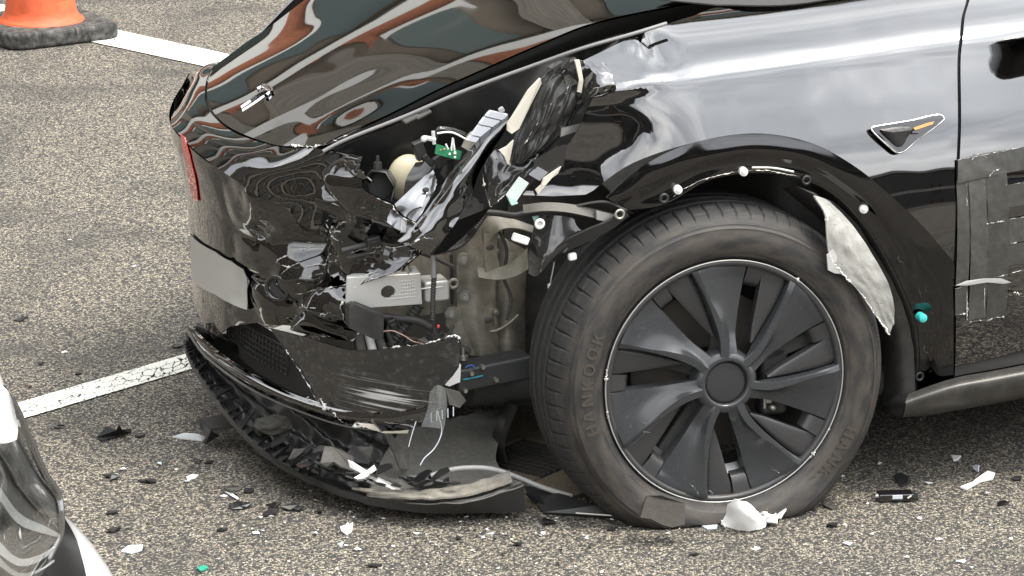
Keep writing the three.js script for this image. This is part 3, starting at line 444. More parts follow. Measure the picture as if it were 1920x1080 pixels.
// loose lip and undertray dragging on the road
{
  const o0 = [[-0.9009, 0.17, -1.0927], [-0.9071, 0.15, -1.0219], [-0.9057, 0.13, -0.9075], [-0.895, 0.1, -0.7084], [-0.8605, 0.07, -0.5019], [-0.8009, 0.05, -0.3749], [-0.7174, 0.035, -0.2575], [-0.6209, 0.025, -0.191], [-0.5128, 0.02, -0.1629], [-0.3973, 0.02, -0.1387]];
  const o1 = [[-0.8993, 0.176, -1.0934], [-0.906, 0.158, -1.0156], [-0.9033, 0.139, -0.9015], [-0.8922, 0.111, -0.6994], [-0.8576, 0.082, -0.4894], [-0.7981, 0.063, -0.3631], [-0.7127, 0.05, -0.2534], [-0.6208, 0.05, -0.1792], [-0.5197, 0.062, -0.1266], [-0.4052, 0.085, -0.126]];
  const o2 = [[-0.8762, 0.17, -1.1486], [-0.8701, 0.15, -1.0722], [-0.8584, 0.13, -0.9698], [-0.8391, 0.105, -0.7758], [-0.8019, 0.075, -0.5791], [-0.7466, 0.058, -0.4599], [-0.6649, 0.046, -0.3569], [-0.5817, 0.045, -0.2802], [-0.4874, 0.052, -0.2417], [-0.403, 0.07, -0.2278]];
  const o3 = [[-0.8764, 0.19, -1.104], [-0.8272, 0.165, -1.0271], [-0.8021, 0.15, -0.9164], [-0.7725, 0.13, -0.7401], [-0.7374, 0.1, -0.6032], [-0.6936, 0.08, -0.5032], [-0.6281, 0.07, -0.4205], [-0.5486, 0.06, -0.3874], [-0.4727, 0.06, -0.3621], [-0.3902, 0.065, -0.357]];
  const o4 = [[-0.8824, 0.22, -1.0247], [-0.8162, 0.22, -0.8942], [-0.7712, 0.21, -0.7395], [-0.7293, 0.19, -0.5838], [-0.6747, 0.16, -0.524], [-0.6097, 0.13, -0.5217], [-0.5424, 0.11, -0.5252], [-0.4614, 0.1, -0.5514], [-0.3619, 0.09, -0.6129], [-0.2467, 0.08, -0.6705]];
  const lip = mesh('loose_lip', patch([o0, o1], 80, 6, 0.004, (p, s, t) => [p[0], p[1] + 0.004 * noise.noise(s * 30, t, 1), p[2]]), phys(0.028, 0.028, 0.028, { roughness: 0.4 }), car, 'torn black front lip lying on the road');
  const cut = (r, a, b) => r.slice(a, b);
  mesh('ribbed_undertray', patch([o1, o2, o3, o4].map(r => cut(r, 0, 7)), 130, 46, 0.003, (p, s, t) => [p[0], p[1] + 0.009 * Math.sin((t * 5.5 + 0.35 * Math.sin(s * 7)) * 6.283) * smooth(0.02, 0.2, t) + 0.006 * noise.noise(s * 26, t * 9, 3), p[2]]), phys(0.012, 0.012, 0.012, { roughness: 0.30 }), lip, 'ribbed glossy black undertray');
  mesh('grey_liner', patch([o1, o2, o3, o4].map(r => cut(r, 6, 10)), 60, 30, 0.003, (p, s, t) => [p[0], p[1] + 0.004 * noise.noise(s * 9, t * 7, 3), p[2]]), std(0.23, 0.225, 0.21, { roughness: 0.55, map: fineTex }), lip, 'dusty grey liner sheet');
  for (let k = 0; k < 24; k++) {   // teeth along the outer edge
    const c = new THREE.CatmullRomCurve3(o1.map(V), false, 'centripetal'), c2 = new THREE.CatmullRomCurve3(o2.map(V), false, 'centripetal'), s = 0.03 + k * 0.022;
    const a = c.getPoint(s + 0.004 * Math.sin(k * 5)), b = c.getPoint(s + 0.010 + 0.004 * Math.sin(k * 3)), d = c2.getPoint(s + 0.016 + 0.008 * Math.sin(k * 7)); d.y += 0.008 * (1 + Math.sin(k * 11)); a.y += 0.004; b.y += 0.004;
    mesh('tooth', scrap([a.toArray(), b.toArray(), d.toArray()], 0.004), M.plastic, lip);
  }
  mesh('scuffed_rim', patch([curve([[-0.737, 0.064, -0.2693], [-0.6792, 0.066, -0.1892], [-0.6088, 0.064, -0.1538], [-0.5227, 0.07, -0.1318], [-0.4298, 0.09, -0.1296]], 20), curve([[-0.7278, 0.062, -0.2688], [-0.663, 0.066, -0.2237], [-0.5943, 0.066, -0.2008], [-0.5015, 0.07, -0.1977], [-0.4129, 0.09, -0.198]], 20)], 40, 5, 0.004, (p, s, t) => [p[0], p[1] + 0.004 * noise.noise(s * 14, t * 5, 7) + 0.004, p[2]]), std(0.36, 0.35, 0.32, { roughness: 0.8, map: grimeTex }), lip);
  mesh('pale_trim_strip', tube([[-0.5636, 0.075, -0.2694], [-0.5277, 0.085, -0.2633], [-0.4841, 0.09, -0.2517], [-0.4346, 0.085, -0.2398], [-0.3844, 0.065, -0.2299], [-0.3297, 0.04, -0.2153], [-0.2718, 0.02, -0.2025]], 0.0055, 40, 7), std(0.40, 0.40, 0.39, { roughness: 0.45 }), lip);
  mesh('liner_flap', patch([[[-0.3209, 0.1478, -0.5], [-0.3406, 0.1034, -0.5], [-0.3554, 0.0559, -0.5], [-0.3481, 0.0183, -0.5]], [[-0.3262, 0.1613, -0.44], [-0.3457, 0.1159, -0.44], [-0.3555, 0.0683, -0.44], [-0.3507, 0.0349, -0.44]], [[-0.3207, 0.157, -0.42], [-0.3402, 0.1154, -0.42], [-0.3524, 0.0705, -0.42], [-0.3475, 0.0359, -0.42]]], 20, 8, 0.004), phys(0.03, 0.03, 0.03, { roughness: 0.3 }), lip);
  mesh('long_splinter', scrap([[-0.6486, 0.1648, -0.36], [-0.6368, 0.166, -0.36], [-0.6018, 0.1124, -0.36], [-0.586, 0.102, -0.35], [-0.5916, 0.0699, -0.34], [-0.6035, 0.0616, -0.34], [-0.6129, 0.0745, -0.34], [-0.6214, 0.1057, -0.35]], 0.004, 0.004), M.greyPlastic, lip);
  // heap of broken plastic resting on the tray
  const R = rng(31), spots = [[-0.8424, 0.085, -0.708], [-0.8255, 0.085, -0.6338], [-0.8285, 0.085, -0.5321], [-0.8128, 0.085, -0.4803], [-0.8123, 0.085, -0.434], [-0.7912, 0.085, -0.4423], [-0.7998, 0.085, -0.3767], [-0.7831, 0.085, -0.3863], [-0.7644, 0.085, -0.4028], [-0.7753, 0.085, -0.3385], [-0.7587, 0.085, -0.348], [-0.7555, 0.085, -0.3095], [-0.7277, 0.085, -0.3829], [-0.746, 0.085, -0.2693], [-0.7236, 0.085, -0.2988], [-0.7254, 0.085, -0.244], [-0.7174, 0.085, -0.2157], [-0.6951, 0.085, -0.2523], [-0.693, 0.085, -0.1966], [-0.6734, 0.085, -0.2156], [-0.6665, 0.085, -0.1768], [-0.6396, 0.085, -0.2043], [-0.6268, 0.085, -0.1854], [-0.6028, 0.085, -0.203], [-0.5972, 0.085, -0.1682], [-0.5658, 0.085, -0.2017], [-0.5573, 0.085, -0.1768], [-0.5488, 0.085, -0.1594], [-0.8019, 0.085, -0.5076], [-0.7532, 0.085, -0.4604], [-0.7307, 0.085, -0.4221], [-0.6753, 0.085, -0.3201], [-0.8024, 0.085, -0.3251], [-0.718, 0.085, -0.3344], [-0.721, 0.085, -0.3731], [-0.664, 0.085, -0.2789]];
  const mats = [M.plastic, M.gloss, M.plastic, M.gloss, M.greyPlastic];
  spots.forEach((c, k) => {
    const n = 4 + Math.floor(R() * 4), s = 0.009 + 0.015 * R(), tilt = (R() - 0.5) * 2.2, turn = R() * 6.28, pts = [];
    for (let i = 0; i < n; i++) { const a = turn + i / n * 6.28, r = s * (0.6 + 0.8 * R()), x = r * Math.cos(a), z = r * Math.sin(a); pts.push([c[0] + x, c[1] + 0.006 + Math.abs(Math.sin(tilt)) * s * 0.5 + x * Math.sin(tilt) * 0.8, c[2] + z * Math.cos(tilt * 0.5)]); }
    mesh('broken_plastic', scrap(pts, 0.003, 0.003, k), mats[k % 5], lip);
  });
  mesh('grey_bracket', scrap([[-0.7972, 0.116, -0.3], [-0.7792, 0.1424, -0.33], [-0.763, 0.1384, -0.33], [-0.7422, 0.1221, -0.33], [-0.7194, 0.1181, -0.32], [-0.7202, 0.1, -0.31], [-0.6928, 0.0932, -0.3], [-0.6841, 0.0836, -0.29], [-0.6988, 0.0765, -0.28], [-0.7306, 0.0956, -0.29], [-0.7538, 0.1075, -0.29], [-0.7671, 0.1175, -0.3], [-0.7835, 0.1075, -0.3]], 0.005, 0.004), M.greyPlastic, lip);
  mesh('black_bracket', scrap([[-0.7353, 0.1166, -0.33], [-0.713, 0.1294, -0.35], [-0.6661, 0.1222, -0.35], [-0.6651, 0.1022, -0.33], [-0.6898, 0.0992, -0.31], [-0.7219, 0.1042, -0.32]], 0.006, 0.006), M.plastic, lip);
  mesh('white_splinter', scrap([[-0.7452, 0.1293, -0.27], [-0.7337, 0.1234, -0.27], [-0.7043, 0.1023, -0.26], [-0.6702, 0.0831, -0.25], [-0.643, 0.0645, -0.24], [-0.6244, 0.0531, -0.24], [-0.6384, 0.0546, -0.24], [-0.6773, 0.0744, -0.25], [-0.7137, 0.0963, -0.26], [-0.7408, 0.1124, -0.27]], 0.004, 0.002), M.white, lip, 'long white plastic splinter');
  mesh('white_splinter', scrap([[-0.7375, 0.0949, -0.25], [-0.7072, 0.1082, -0.25], [-0.6931, 0.1184, -0.25], [-0.6886, 0.1086, -0.25], [-0.7097, 0.0943, -0.25], [-0.7283, 0.0904, -0.25]], 0.004, 0.002), M.white, lip);
  mesh('black_slab', scrap([[-0.6145, 0.077, -0.28], [-0.5697, 0.0747, -0.28], [-0.5234, 0.0539, -0.27], [-0.5376, 0.0435, -0.27], [-0.5848, 0.0462, -0.27], [-0.6123, 0.0578, -0.28]], 0.006, 0.005), M.gloss, lip);
  mesh('foam_lump', (() => { const g = new THREE.IcosahedronGeometry(1, 4), p = g.attributes.position, q = new THREE.Vector3(); for (let i = 0; i < p.count; i++) { q.fromBufferAttribute(p, i); const k = 1 + 0.25 * noise.noise(q.x * 2, q.y * 2, q.z * 2) + 0.08 * noise.noise(q.x * 8, q.y * 8, q.z * 8); q.multiplyScalar(k); p.setXYZ(i, q.x * 0.042, Math.max(-0.6, q.y) * 0.022, q.z * 0.03); } g.computeVertexNormals(); g.rotateY(-0.2); const c = [[-0.8283, 0.12, -0.5756]][0]; g.translate(c[0], c[1], c[2]); return g; })(), std(0.06, 0.06, 0.055, { roughness: 0.95, map: grimeTex }), lip);
  // corner bracket sticking out at the left
  mesh('corner_bracket', join([scrap([[-0.9155, 0.05, -0.8852], [-0.8541, 0.06, -0.8648], [-0.8617, 0.06, -0.7765], [-0.9093, 0.05, -0.8008]], 0.006), scrap([[-0.9155, 0.05, -0.8852], [-0.9093, 0.05, -0.8008], [-0.9002, 0.02, -0.8307], [-0.9061, 0.02, -0.9066]], 0.005), scrap([[-0.9093, 0.05, -0.8008], [-0.8851, 0.03, -0.8216], [-0.9169, 0.01, -0.8283], [-0.9189, 0.01, -0.8451]], 0.005)]), M.plastic, lip);
}

// fender: upper skin, wheel arch flange, clips
{
  const out = [
    ...curve([[-0.2494, 0.9603, -0.2059], [-0.1751, 0.9818, -0.2311], [-0.1223, 0.9954, -0.2534], [-0.1207, 0.987, -0.2321], [-0.0965, 0.9972, -0.2529], [-0.0255, 1.0115, -0.2842], [0.0292, 1.0195, -0.3021], [0.0922, 1.0284, -0.3249], [0.144, 1.0229, -0.2882], [0.2354, 1.0243, -0.2744], [0.3369, 1.0323, -0.2838], [0.4376, 1.039, -0.2891], [0.567, 1.0487, -0.3008], [0.6645, 1.0535, -0.3]], 80),
    ...curve([[0.6263, 1.0284, -0.2336], [0.5889, 0.995, -0.1783], [0.5622, 0.9485, -0.1313], [0.5374, 0.8362, -0.0727], [0.5119, 0.6898, -0.0178], [0.5075, 0.522, -0.0061]], 30),
    ...curve([[0.5064, 0.5198, -0.0061], [0.4455, 0.5891, -0.0042], [0.3727, 0.6625, -0.0099], [0.2823, 0.7392, -0.0288], [0.1943, 0.7888, -0.0498], [0.0812, 0.814, -0.0652], [-0.0595, 0.804, -0.0661], [-0.1796, 0.7629, -0.0554], [-0.2589, 0.7084, -0.0425]], 60),
    [-0.2762, 0.7009, -0.0425], [-0.3412, 0.699, -0.0532], [-0.4017, 0.7028, -0.067], [-0.3835, 0.7228, -0.0704], [-0.3502, 0.7542, -0.0775], [-0.3152, 0.7912, -0.0894], [-0.2869, 0.8323, -0.105], [-0.267, 0.8717, -0.1225], [-0.2531, 0.9012, -0.1361], [-0.2478, 0.9382, -0.171]];
  const [spike] = [[-0.1222, 0.9932, -0.2474]], [pinch] = [[-0.2034, 0.9123, -0.1359]];
  const dent = (p, x, y) => {
    const f = smooth(-0.02, -0.26, x), up = smooth(0.84, 0.95, y);
    let d = 0.0016 * noise.noise(x * 6.5, y * 7.5, 1.7) + 0.0007 * noise.noise(x * 15, y * 9, 8.1) + 0.0026 * noise.noise(x * 2.6, y * 4.2, 5.2) * (0.4 + up);
    d += 0.007 * f * noise.noise(x * 7 + 3, y * 8, 0.3) + 0.0008 * f * noise.noise(x * 22, y * 22, 2);
    const a = Math.hypot(x - spike[0], y - spike[1]); d += 0.022 * Math.exp(-a * a / 0.0006) - 0.018 * Math.exp(-((x - spike[0] - 0.03) ** 2 + (y - spike[1] + 0.01) ** 2) / 0.0012);
    const b = (x - pinch[0]) * 0.97 + (y - pinch[1]) * 0.2, c = -(x - pinch[0]) * 0.2 + (y - pinch[1]) * 0.97; d += 0.012 * Math.exp(-c * c / 0.0002) * Math.exp(-b * b / 0.006);
    d -= 0.075 * f * smooth(0.93, 0.70, y);
    return [p[0], p[1], p[2] + d];
  };
  const fender = mesh('fender', panel(SIDE, out, 0.0125, 0.003, dent), M.paint, car, 'dented glossy black front fender mirroring the bright sky');
  // arch flange left bare where the trim broke off
  const a0 = [[-0.2563, 0.7095, -0.0465], [-0.1781, 0.763, -0.0593], [-0.0579, 0.8041, -0.0701], [0.0829, 0.8142, -0.0692], [0.196, 0.7889, -0.0538], [0.2841, 0.7393, -0.0328], [0.3745, 0.6625, -0.0139], [0.4473, 0.589, -0.0082], [0.5085, 0.5162, -0.0103], [0.5186, 0.3861, -0.0217], [0.5424, 0.2176, -0.0568]];
  const a1 = [[-0.2393, 0.6987, -0.0486], [-0.1585, 0.7401, -0.055], [-0.049, 0.7728, -0.0618], [0.0797, 0.7793, -0.0597], [0.1844, 0.7561, -0.0473], [0.2675, 0.7102, -0.0315], [0.3526, 0.6315, -0.017], [0.4212, 0.548, -0.0149], [0.4718, 0.461, -0.0199], [0.4909, 0.3623, -0.0322], [0.5114, 0.2111, -0.065]];
  const a2 = [[-0.2231, 0.6877, -0.0611], [-0.1396, 0.7125, -0.0612], [-0.0371, 0.7459, -0.067], [0.083, 0.7549, -0.0666], [0.1819, 0.7336, -0.0571], [0.2604, 0.6917, -0.0444], [0.3421, 0.6079, -0.0325], [0.4063, 0.5098, -0.0331], [0.4567, 0.4097, -0.0422], [0.4763, 0.3214, -0.0567], [0.4906, 0.2027, -0.0842]];
  const a3 = [[-0.2108, 0.6773, -0.0627], [-0.1244, 0.6851, -0.0574], [-0.0283, 0.7254, -0.0649], [0.0826, 0.7339, -0.0646], [0.1753, 0.7159, -0.0573], [0.2511, 0.6781, -0.0472], [0.3288, 0.594, -0.0372], [0.394, 0.4883, -0.0396], [0.4443, 0.3849, -0.0509], [0.4629, 0.3086, -0.0645], [0.4709, 0.1992, -0.0902]];
  const flange = mesh('arch_flange', patch([a0, a1, a2, a3], 90, 14, 0.003, (p, s, t) => [p[0], p[1], p[2] + 0.002 * noise.noise(s * 14, t * 3, 4)]), phys(0.055, 0.055, 0.057, { metalness: 1, roughness: 0.09, clearcoat: 0.6, clearcoatRoughness: 0.05 }), car, 'bare black wheel arch edge');
  mesh('bent_lip', chips([[-0.1071, 0.6981, -0.0541], [-0.0613, 0.7194, -0.0583], [-0.0018, 0.7334, -0.0607], [0.0806, 0.7374, -0.0599], [0.173, 0.7184, -0.0521]], 0.0016, 5, 60), M.bolt, flange);
  for (const [p] of [[[[0.0496, 0.7371, -0.0565]][0]], [[[-0.0958, 0.7108, -0.0535]][0]], [[[0.3104, 0.6428, -0.0316]][0]]]) mesh('white_clip', join([between([p[0], p[1], p[2] - 0.01], [p[0] - 0.002, p[1] + 0.001, p[2] + 0.005], 0.0095, 0.009, 20), between([p[0] - 0.002, p[1] + 0.001, p[2] + 0.004], [p[0] - 0.003, p[1] + 0.0015, p[2] + 0.008], 0.0055, 0.004, 12)]), std(0.62, 0.62, 0.60, { roughness: 0.55 }), flange, 'white plastic trim clip');
  { const p = [[0.4469, 0.3975, -0.0253]][0]; mesh('teal_clip', join([between([p[0], p[1], p[2] - 0.01], [p[0], p[1], p[2] + 0.008], 0.010, 0.0095), ball([p[0], p[1], p[2] + 0.008], 0.0095, 1, 1, 0.4)]), phys(0.05, 0.50, 0.46, { roughness: 0.4 }), flange, 'teal plastic trim clip'); }
  for (const p of [[-0.1268, 0.695, -0.0545], [0.1864, 0.71, -0.0494], [0.3993, 0.528, -0.0325], [0.4675, 0.2519, -0.0703], [0.4771, 0.3151, -0.0579]]) mesh('clip_hole', new THREE.TorusGeometry(0.008, 0.0035, 8, 18).translate(...p), M.plastic, flange);
  mesh('bright_edge', tube([[0.0652, 0.7461, -0.0515], [0.1116, 0.742, -0.049], [0.1553, 0.7317, -0.0447]], 0.0022, 20, 5), M.chip, flange);
  // dark well behind the flange
  const w0 = a3.map(p => [p[0], p[1], p[2] - 0.002]), w1 = a3.map(p => [p[0] * 0.94, p[1] * 1.0 + 0.012, -0.20]), w2 = a3.map(p => [p[0] * 0.9, p[1] + 0.012, -0.58]);
  mesh('wheel_well', patch([w0, w1, w2], 60, 10, 0.004), M.felt, car);
  mesh('well_wall', scrap([[-0.36, 0.15, -0.58], [-0.28, 0.62, -0.58], [-0.05, 0.86, -0.58], [0.15, 0.86, -0.58], [0.36, 0.62, -0.58], [0.46, 0.15, -0.58]], 0.01), M.felt, car);
  // inner liner edge, hanging loose behind the tyre
  const l0 = [[0.2087, 0.6796, -0.055], [0.2723, 0.6402, -0.055], [0.3479, 0.544, -0.055], [0.4101, 0.4338, -0.055], [0.4432, 0.325, -0.055], [0.4515, 0.2234, -0.055]], l1 = [[0.1812, 0.692, -0.07], [0.255, 0.6288, -0.07], [0.3306, 0.5301, -0.07], [0.3877, 0.4201, -0.07], [0.4232, 0.3108, -0.07], [0.4264, 0.2096, -0.07]], l2 = [[0.1791, 0.671, -0.15], [0.2659, 0.5969, -0.15], [0.3425, 0.4852, -0.15], [0.3955, 0.3623, -0.15], [0.4238, 0.2523, -0.15], [0.4201, 0.1661, -0.15]];
  const liner = mesh('wheel_liner', patch([l0, l1, l2], 40, 10, 0.004, (p, s, t) => [p[0] + 0.005 * noise.noise(s * 12, t * 2, 1), p[1], p[2]]), std(0.055, 0.054, 0.052, { roughness: 0.6, map: grimeTex }), car, 'black wheel arch liner');
  mesh('torn_liner', patch([
    [[0.1913, 0.6848, -0.02], [0.2075, 0.6496, 0], [0.209, 0.6064, 0.01], [0.2165, 0.5607, 0.012], [0.2426, 0.5226, 0.015], [0.2848, 0.4775, 0.015], [0.3225, 0.4242, 0.01], [0.3603, 0.3752, 0.005]],
    [[0.2186, 0.6734, -0.03], [0.2338, 0.6417, -0.005], [0.245, 0.6034, 0.01], [0.2583, 0.5636, 0.015], [0.2847, 0.5197, 0.018], [0.3188, 0.4745, 0.015], [0.3442, 0.4281, 0.01], [0.3647, 0.39, 0.005]],
    [[0.2363, 0.6627, -0.04], [0.2671, 0.6285, -0.02], [0.2931, 0.5901, 0], [0.3198, 0.5463, 0.008], [0.3435, 0.5038, 0.012], [0.3591, 0.4678, 0.012], [0.3672, 0.4318, 0.01], [0.3705, 0.3999, 0.005]]], 40, 14, 0.003, (p, s, t) => [p[0], p[1], p[2] + 0.004 * noise.noise(s * 9, t * 4, 6)]), std(0.40, 0.40, 0.385, { roughness: 0.55, metalness: 0.1, map: fineTex }), liner, 'torn pale grey liner piece hanging over the tyre');
  mesh('liner_tab', scrap([[0.2093, 0.5636, 0.012], [0.2234, 0.5738, 0.012], [0.246, 0.5353, 0.012], [0.2488, 0.519, 0.012], [0.2271, 0.5231, 0.012], [0.2125, 0.5313, 0.012]], 0.004), std(0.44, 0.44, 0.43, { roughness: 0.6 }), liner);
  mesh('torn_edge', chips([[0.1763, 0.6954, 0.02], [0.2011, 0.655, 0.02], [0.2059, 0.6092, 0.02], [0.213, 0.563, 0.02], [0.2429, 0.5215, 0.02], [0.2851, 0.4765, 0.02], [0.3204, 0.4248, 0.02], [0.3534, 0.38, 0.02]], 0.0025, 9, 90), M.white, liner);
  mesh('wiring_clip', join([rbox([[0.4128, 0.4965, -0.06]][0], [0.02, 0.03, 0.02], [0, 0, 0.4]), ...[0, 1, 2, 3].map(k => { const p = [[0.4003, 0.5153, -0.05]][0]; return between([p[0] + k * 0.006, p[1], p[2]], [p[0] + k * 0.006 + 0.008, p[1] - 0.03, p[2]], 0.0015); })]), M.label, liner);

  // side camera in the fender
  const cam = part('side_camera', car);
  const fr = [[0.3288, 0.8114, -0.046], [0.3486, 0.8142, -0.0474], [0.41, 0.8184, -0.0495], [0.4894, 0.8255, -0.0531], [0.4954, 0.819, -0.0498], [0.4757, 0.8058, -0.0432], [0.4275, 0.7822, -0.0321], [0.3927, 0.7616, -0.0235], [0.378, 0.7606, -0.023], [0.3627, 0.7721, -0.0275]];
  mesh('camera_base', scrap(fr, 0.006), M.gloss, cam);
  mesh('chrome_frame', tube([...fr], 0.0022, 80, 7, true), M.chrome, cam);
  const q = [[0.3451, 0.8083, -0.0444], [0.3962, 0.8101, -0.0452], [0.422, 0.8053, -0.0429], [0.4069, 0.7898, -0.0354], [0.3891, 0.7703, -0.0268], [0.3771, 0.7711, -0.0271], [0.3627, 0.7866, -0.0339]], top = [[0.3683, 0.805, -0.0207]][0];
  mesh('camera_housing', (() => { const pos = [], uv = []; const ring = curve([...q, q[0]], 40); for (let i = 0; i < 40; i++) for (let k = 0; k < 6; k++) { const f = s => { const e = Math.sin(s * Math.PI / 2), c = Math.cos(s * Math.PI / 2); return s2 => ring[s2].map((v, d) => lerp(top[d], v, d === 2 ? 1 - e * 1 : c)); }; const A = f(k / 6)(i), B = f(k / 6)(i + 1), C = f((k + 1) / 6)(i), D = f((k + 1) / 6)(i + 1); pos.push(...A, ...B, ...C, ...C, ...B, ...D); for (let z = 0; z < 6; z++) uv.push(0, 0); } const g = geo(pos, uv); return g; })(), phys(0.025, 0.025, 0.026, { roughness: 0.35 }), cam);
  mesh('indicator_slot', scrap([[0.4191, 0.8069, -0.0367], [0.4699, 0.8179, -0.0422], [0.4739, 0.8135, -0.04], [0.4291, 0.7959, -0.0313], [0.4147, 0.7969, -0.0318]], 0.003), M.gloss, cam);
  mesh('amber_indicator', scrap([[0.417, 0.808, -0.0322], [0.45, 0.815, -0.0358], [0.4662, 0.8171, -0.0368], [0.4616, 0.8122, -0.0344], [0.421, 0.8036, -0.0301]], 0.002), phys(0.75, 0.26, 0.07, { roughness: 0.25 }), cam, 'amber turn signal strip');
}
// door with tape, sill, mirror
{
  const out = [...curve([[0.6712, 1.0534, -0.2983], [0.6333, 1.0282, -0.2325], [0.5959, 0.9947, -0.1774], [0.5695, 0.948, -0.1311], [0.5447, 0.8357, -0.0725], [0.5193, 0.6892, -0.0178], [0.514, 0.5191, -0.0064], [0.5373, 0.253, -0.0433]], 40), [0.6264, 0.2578, -0.0466], [0.7547, 0.267, -0.051], [1.14, 0.27, 0], [1.15, 0.96, 0], [0.86, 0.98, 0], [0.8438, 1.0688, -0.3251]];
  const door = mesh('front_door', panel(SIDE, out, 0.02, 0.004, (p, x, y) => [p[0], p[1], p[2] + 0.0012 * noise.noise(x * 7, y * 7, 3)]), M.paint, car, 'glossy black front door patched with dark tape');
  const tm = [0.064, 0.070, 0.077].map((v, i) => phys(v, v * 0.985, v * 0.90, { roughness: 0.40 + 0.05 * i, map: fineTex }));
  const strip = (q, k, h) => mesh('tape_strip', panel(lift(SIDE, h), q, 0.014, 0.0008, (p, x, y) => [p[0], p[1], p[2] + 0.0016 * noise.noise(x * 40 + k, y * 22, k) + 0.0011 * noise.noise(x * 90, y * 40, k)]), tm[k % 3], door);
  strip([[0.5169, 0.7327, -0.029], [0.5859, 0.7415, -0.0329], [0.6765, 0.7478, -0.0364], [0.7907, 0.7556, -0.0409], [0.7862, 0.7056, -0.0275], [0.6722, 0.7013, -0.0238], [0.5816, 0.693, -0.02], [0.5116, 0.6843, -0.0167]], 0, 0.0075);
  strip([[0.5107, 0.6899, -0.0178], [0.5393, 0.692, -0.0188], [0.5429, 0.4762, -0.0094], [0.5137, 0.4625, -0.0093]], 1, 0.0045);
  strip([[0.5127, 0.4578, -0.0096], [0.5421, 0.4692, -0.0099], [0.547, 0.411, -0.0156], [0.5341, 0.4002, -0.0164], [0.518, 0.3971, -0.0162]], 2, 0.0050);
  strip([[0.5381, 0.6921, -0.0188], [0.5793, 0.6954, -0.0204], [0.5917, 0.3843, -0.0212], [0.5688, 0.3843, -0.0201], [0.5503, 0.379, -0.0201]], 2, 0.0055);
  strip([[0.5781, 0.6955, -0.0204], [0.6283, 0.7003, -0.0226], [0.6389, 0.3842, -0.0233], [0.6126, 0.3796, -0.0228], [0.5925, 0.3769, -0.0223]], 0, 0.0065);
  strip([[0.6269, 0.6728, -0.0174], [0.785, 0.6801, -0.0228], [0.7844, 0.6337, -0.0174], [0.626, 0.6256, -0.0117]], 1, 0.0050);
  strip([[0.6264, 0.5993, -0.0102], [0.7848, 0.6095, -0.0161], [0.7872, 0.5544, -0.0159], [0.6283, 0.5469, -0.01]], 2, 0.0050);
  strip([[0.6285, 0.5445, -0.01], [0.7874, 0.5508, -0.0159], [0.7905, 0.5043, -0.0177], [0.6311, 0.4984, -0.0116]], 1, 0.0045);
  mesh('tape_tear', scrap([[0.5079, 0.4709, 0.0075], [0.5325, 0.4779, 0.007], [0.5739, 0.4798, 0.0056], [0.6159, 0.4756, 0.0037], [0.6383, 0.465, 0.002], [0.6219, 0.4631, 0.0025], [0.5809, 0.4708, 0.0047], [0.537, 0.468, 0.0062]], 0.0015, 0.003), std(0.36, 0.36, 0.35, { roughness: 0.4 }), door);
  for (const [k, q] of [[[0.5175, 0.4018, -0.0075], [0.5438, 0.4039, -0.0084], [0.5428, 0.4282, -0.0055]], [[0.5482, 0.3818, -0.0106], [0.5875, 0.3824, -0.0123]], [[0.5898, 0.38, -0.0117], [0.6122, 0.385, -0.012], [0.6325, 0.3852, -0.0128]], [[0.5875, 0.6968, -0.0119], [0.5955, 0.7049, -0.0139], [0.6107, 0.7081, -0.015]], [[0.5484, 0.7323, -0.0204], [0.567, 0.7438, -0.0243], [0.5832, 0.734, -0.0215]], [[0.5785, 0.5963, -0.0005], [0.6211, 0.5994, -0.0021]]].entries()) mesh('tape_crease', chips(q, 0.0013, 40 + k, 40), M.chip, door);
  mesh('tape_tear', chips([[0.6327, 0.4315, -0.0068], [0.6565, 0.4363, -0.0074], [0.6766, 0.427, -0.0092]], 0.004, 8, 20), M.bolt, door);
  for (const [a, b, s] of [[[0.5321, 0.6887, -0.006], [0.5435, 0.388, -0.0065], 3], [[0.5715, 0.6923, -0.0066], [0.5851, 0.3863, -0.0076], 4], [[0.5135, 0.7357, -0.0169], [0.6704, 0.7509, -0.0243], 5], [[0.6228, 0.6756, -0.0067], [0.716, 0.6803, -0.01], 7], [[0.6221, 0.6023, 0.0008], [0.7155, 0.6078, -0.0026], 8], [[0.6241, 0.5489, 0.0012], [0.7177, 0.553, -0.0022], 9], [[0.508, 0.4615, 0.0029], [0.6954, 0.4929, -0.0025], 10]]) mesh('tape_edge', chips([a, a.map((v, i) => lerp(v, b[i], 0.5)), b], 0.0008, s, 60), M.chip, door);
  const s0 = [[0.431, 0.2208, -0.0426], [0.4747, 0.2335, -0.0413], [0.5363, 0.2467, -0.0409], [0.6253, 0.2527, -0.0438], [0.7535, 0.2619, -0.0481], [0.9615, 0.2764, -0.0552]], s1 = [[0.4098, 0.2153, -0.012], [0.4595, 0.2282, -0.008], [0.5201, 0.2406, -0.006], [0.6072, 0.2475, -0.006], [0.7325, 0.2581, -0.006], [0.9355, 0.2758, -0.006]], s2 = [[0.4209, 0.1768, -0.05], [0.4781, 0.1821, -0.045], [0.538, 0.1895, -0.04], [0.6257, 0.1952, -0.04], [0.7518, 0.2068, -0.04], [0.9562, 0.2232, -0.04]], s3 = [[0.4547, 0.1381, -0.2], [0.5518, 0.1223, -0.2], [0.6156, 0.1282, -0.2], [0.7053, 0.1352, -0.2], [0.8345, 0.1471, -0.2], [1.0438, 0.1638, -0.2]];
  mesh('sill', patch([s0, s1, s2, s3], 50, 14, 0.004), phys(0.085, 0.085, 0.082, { roughness: 0.36, map: grimeTex }), car, 'satin black sill below the door');
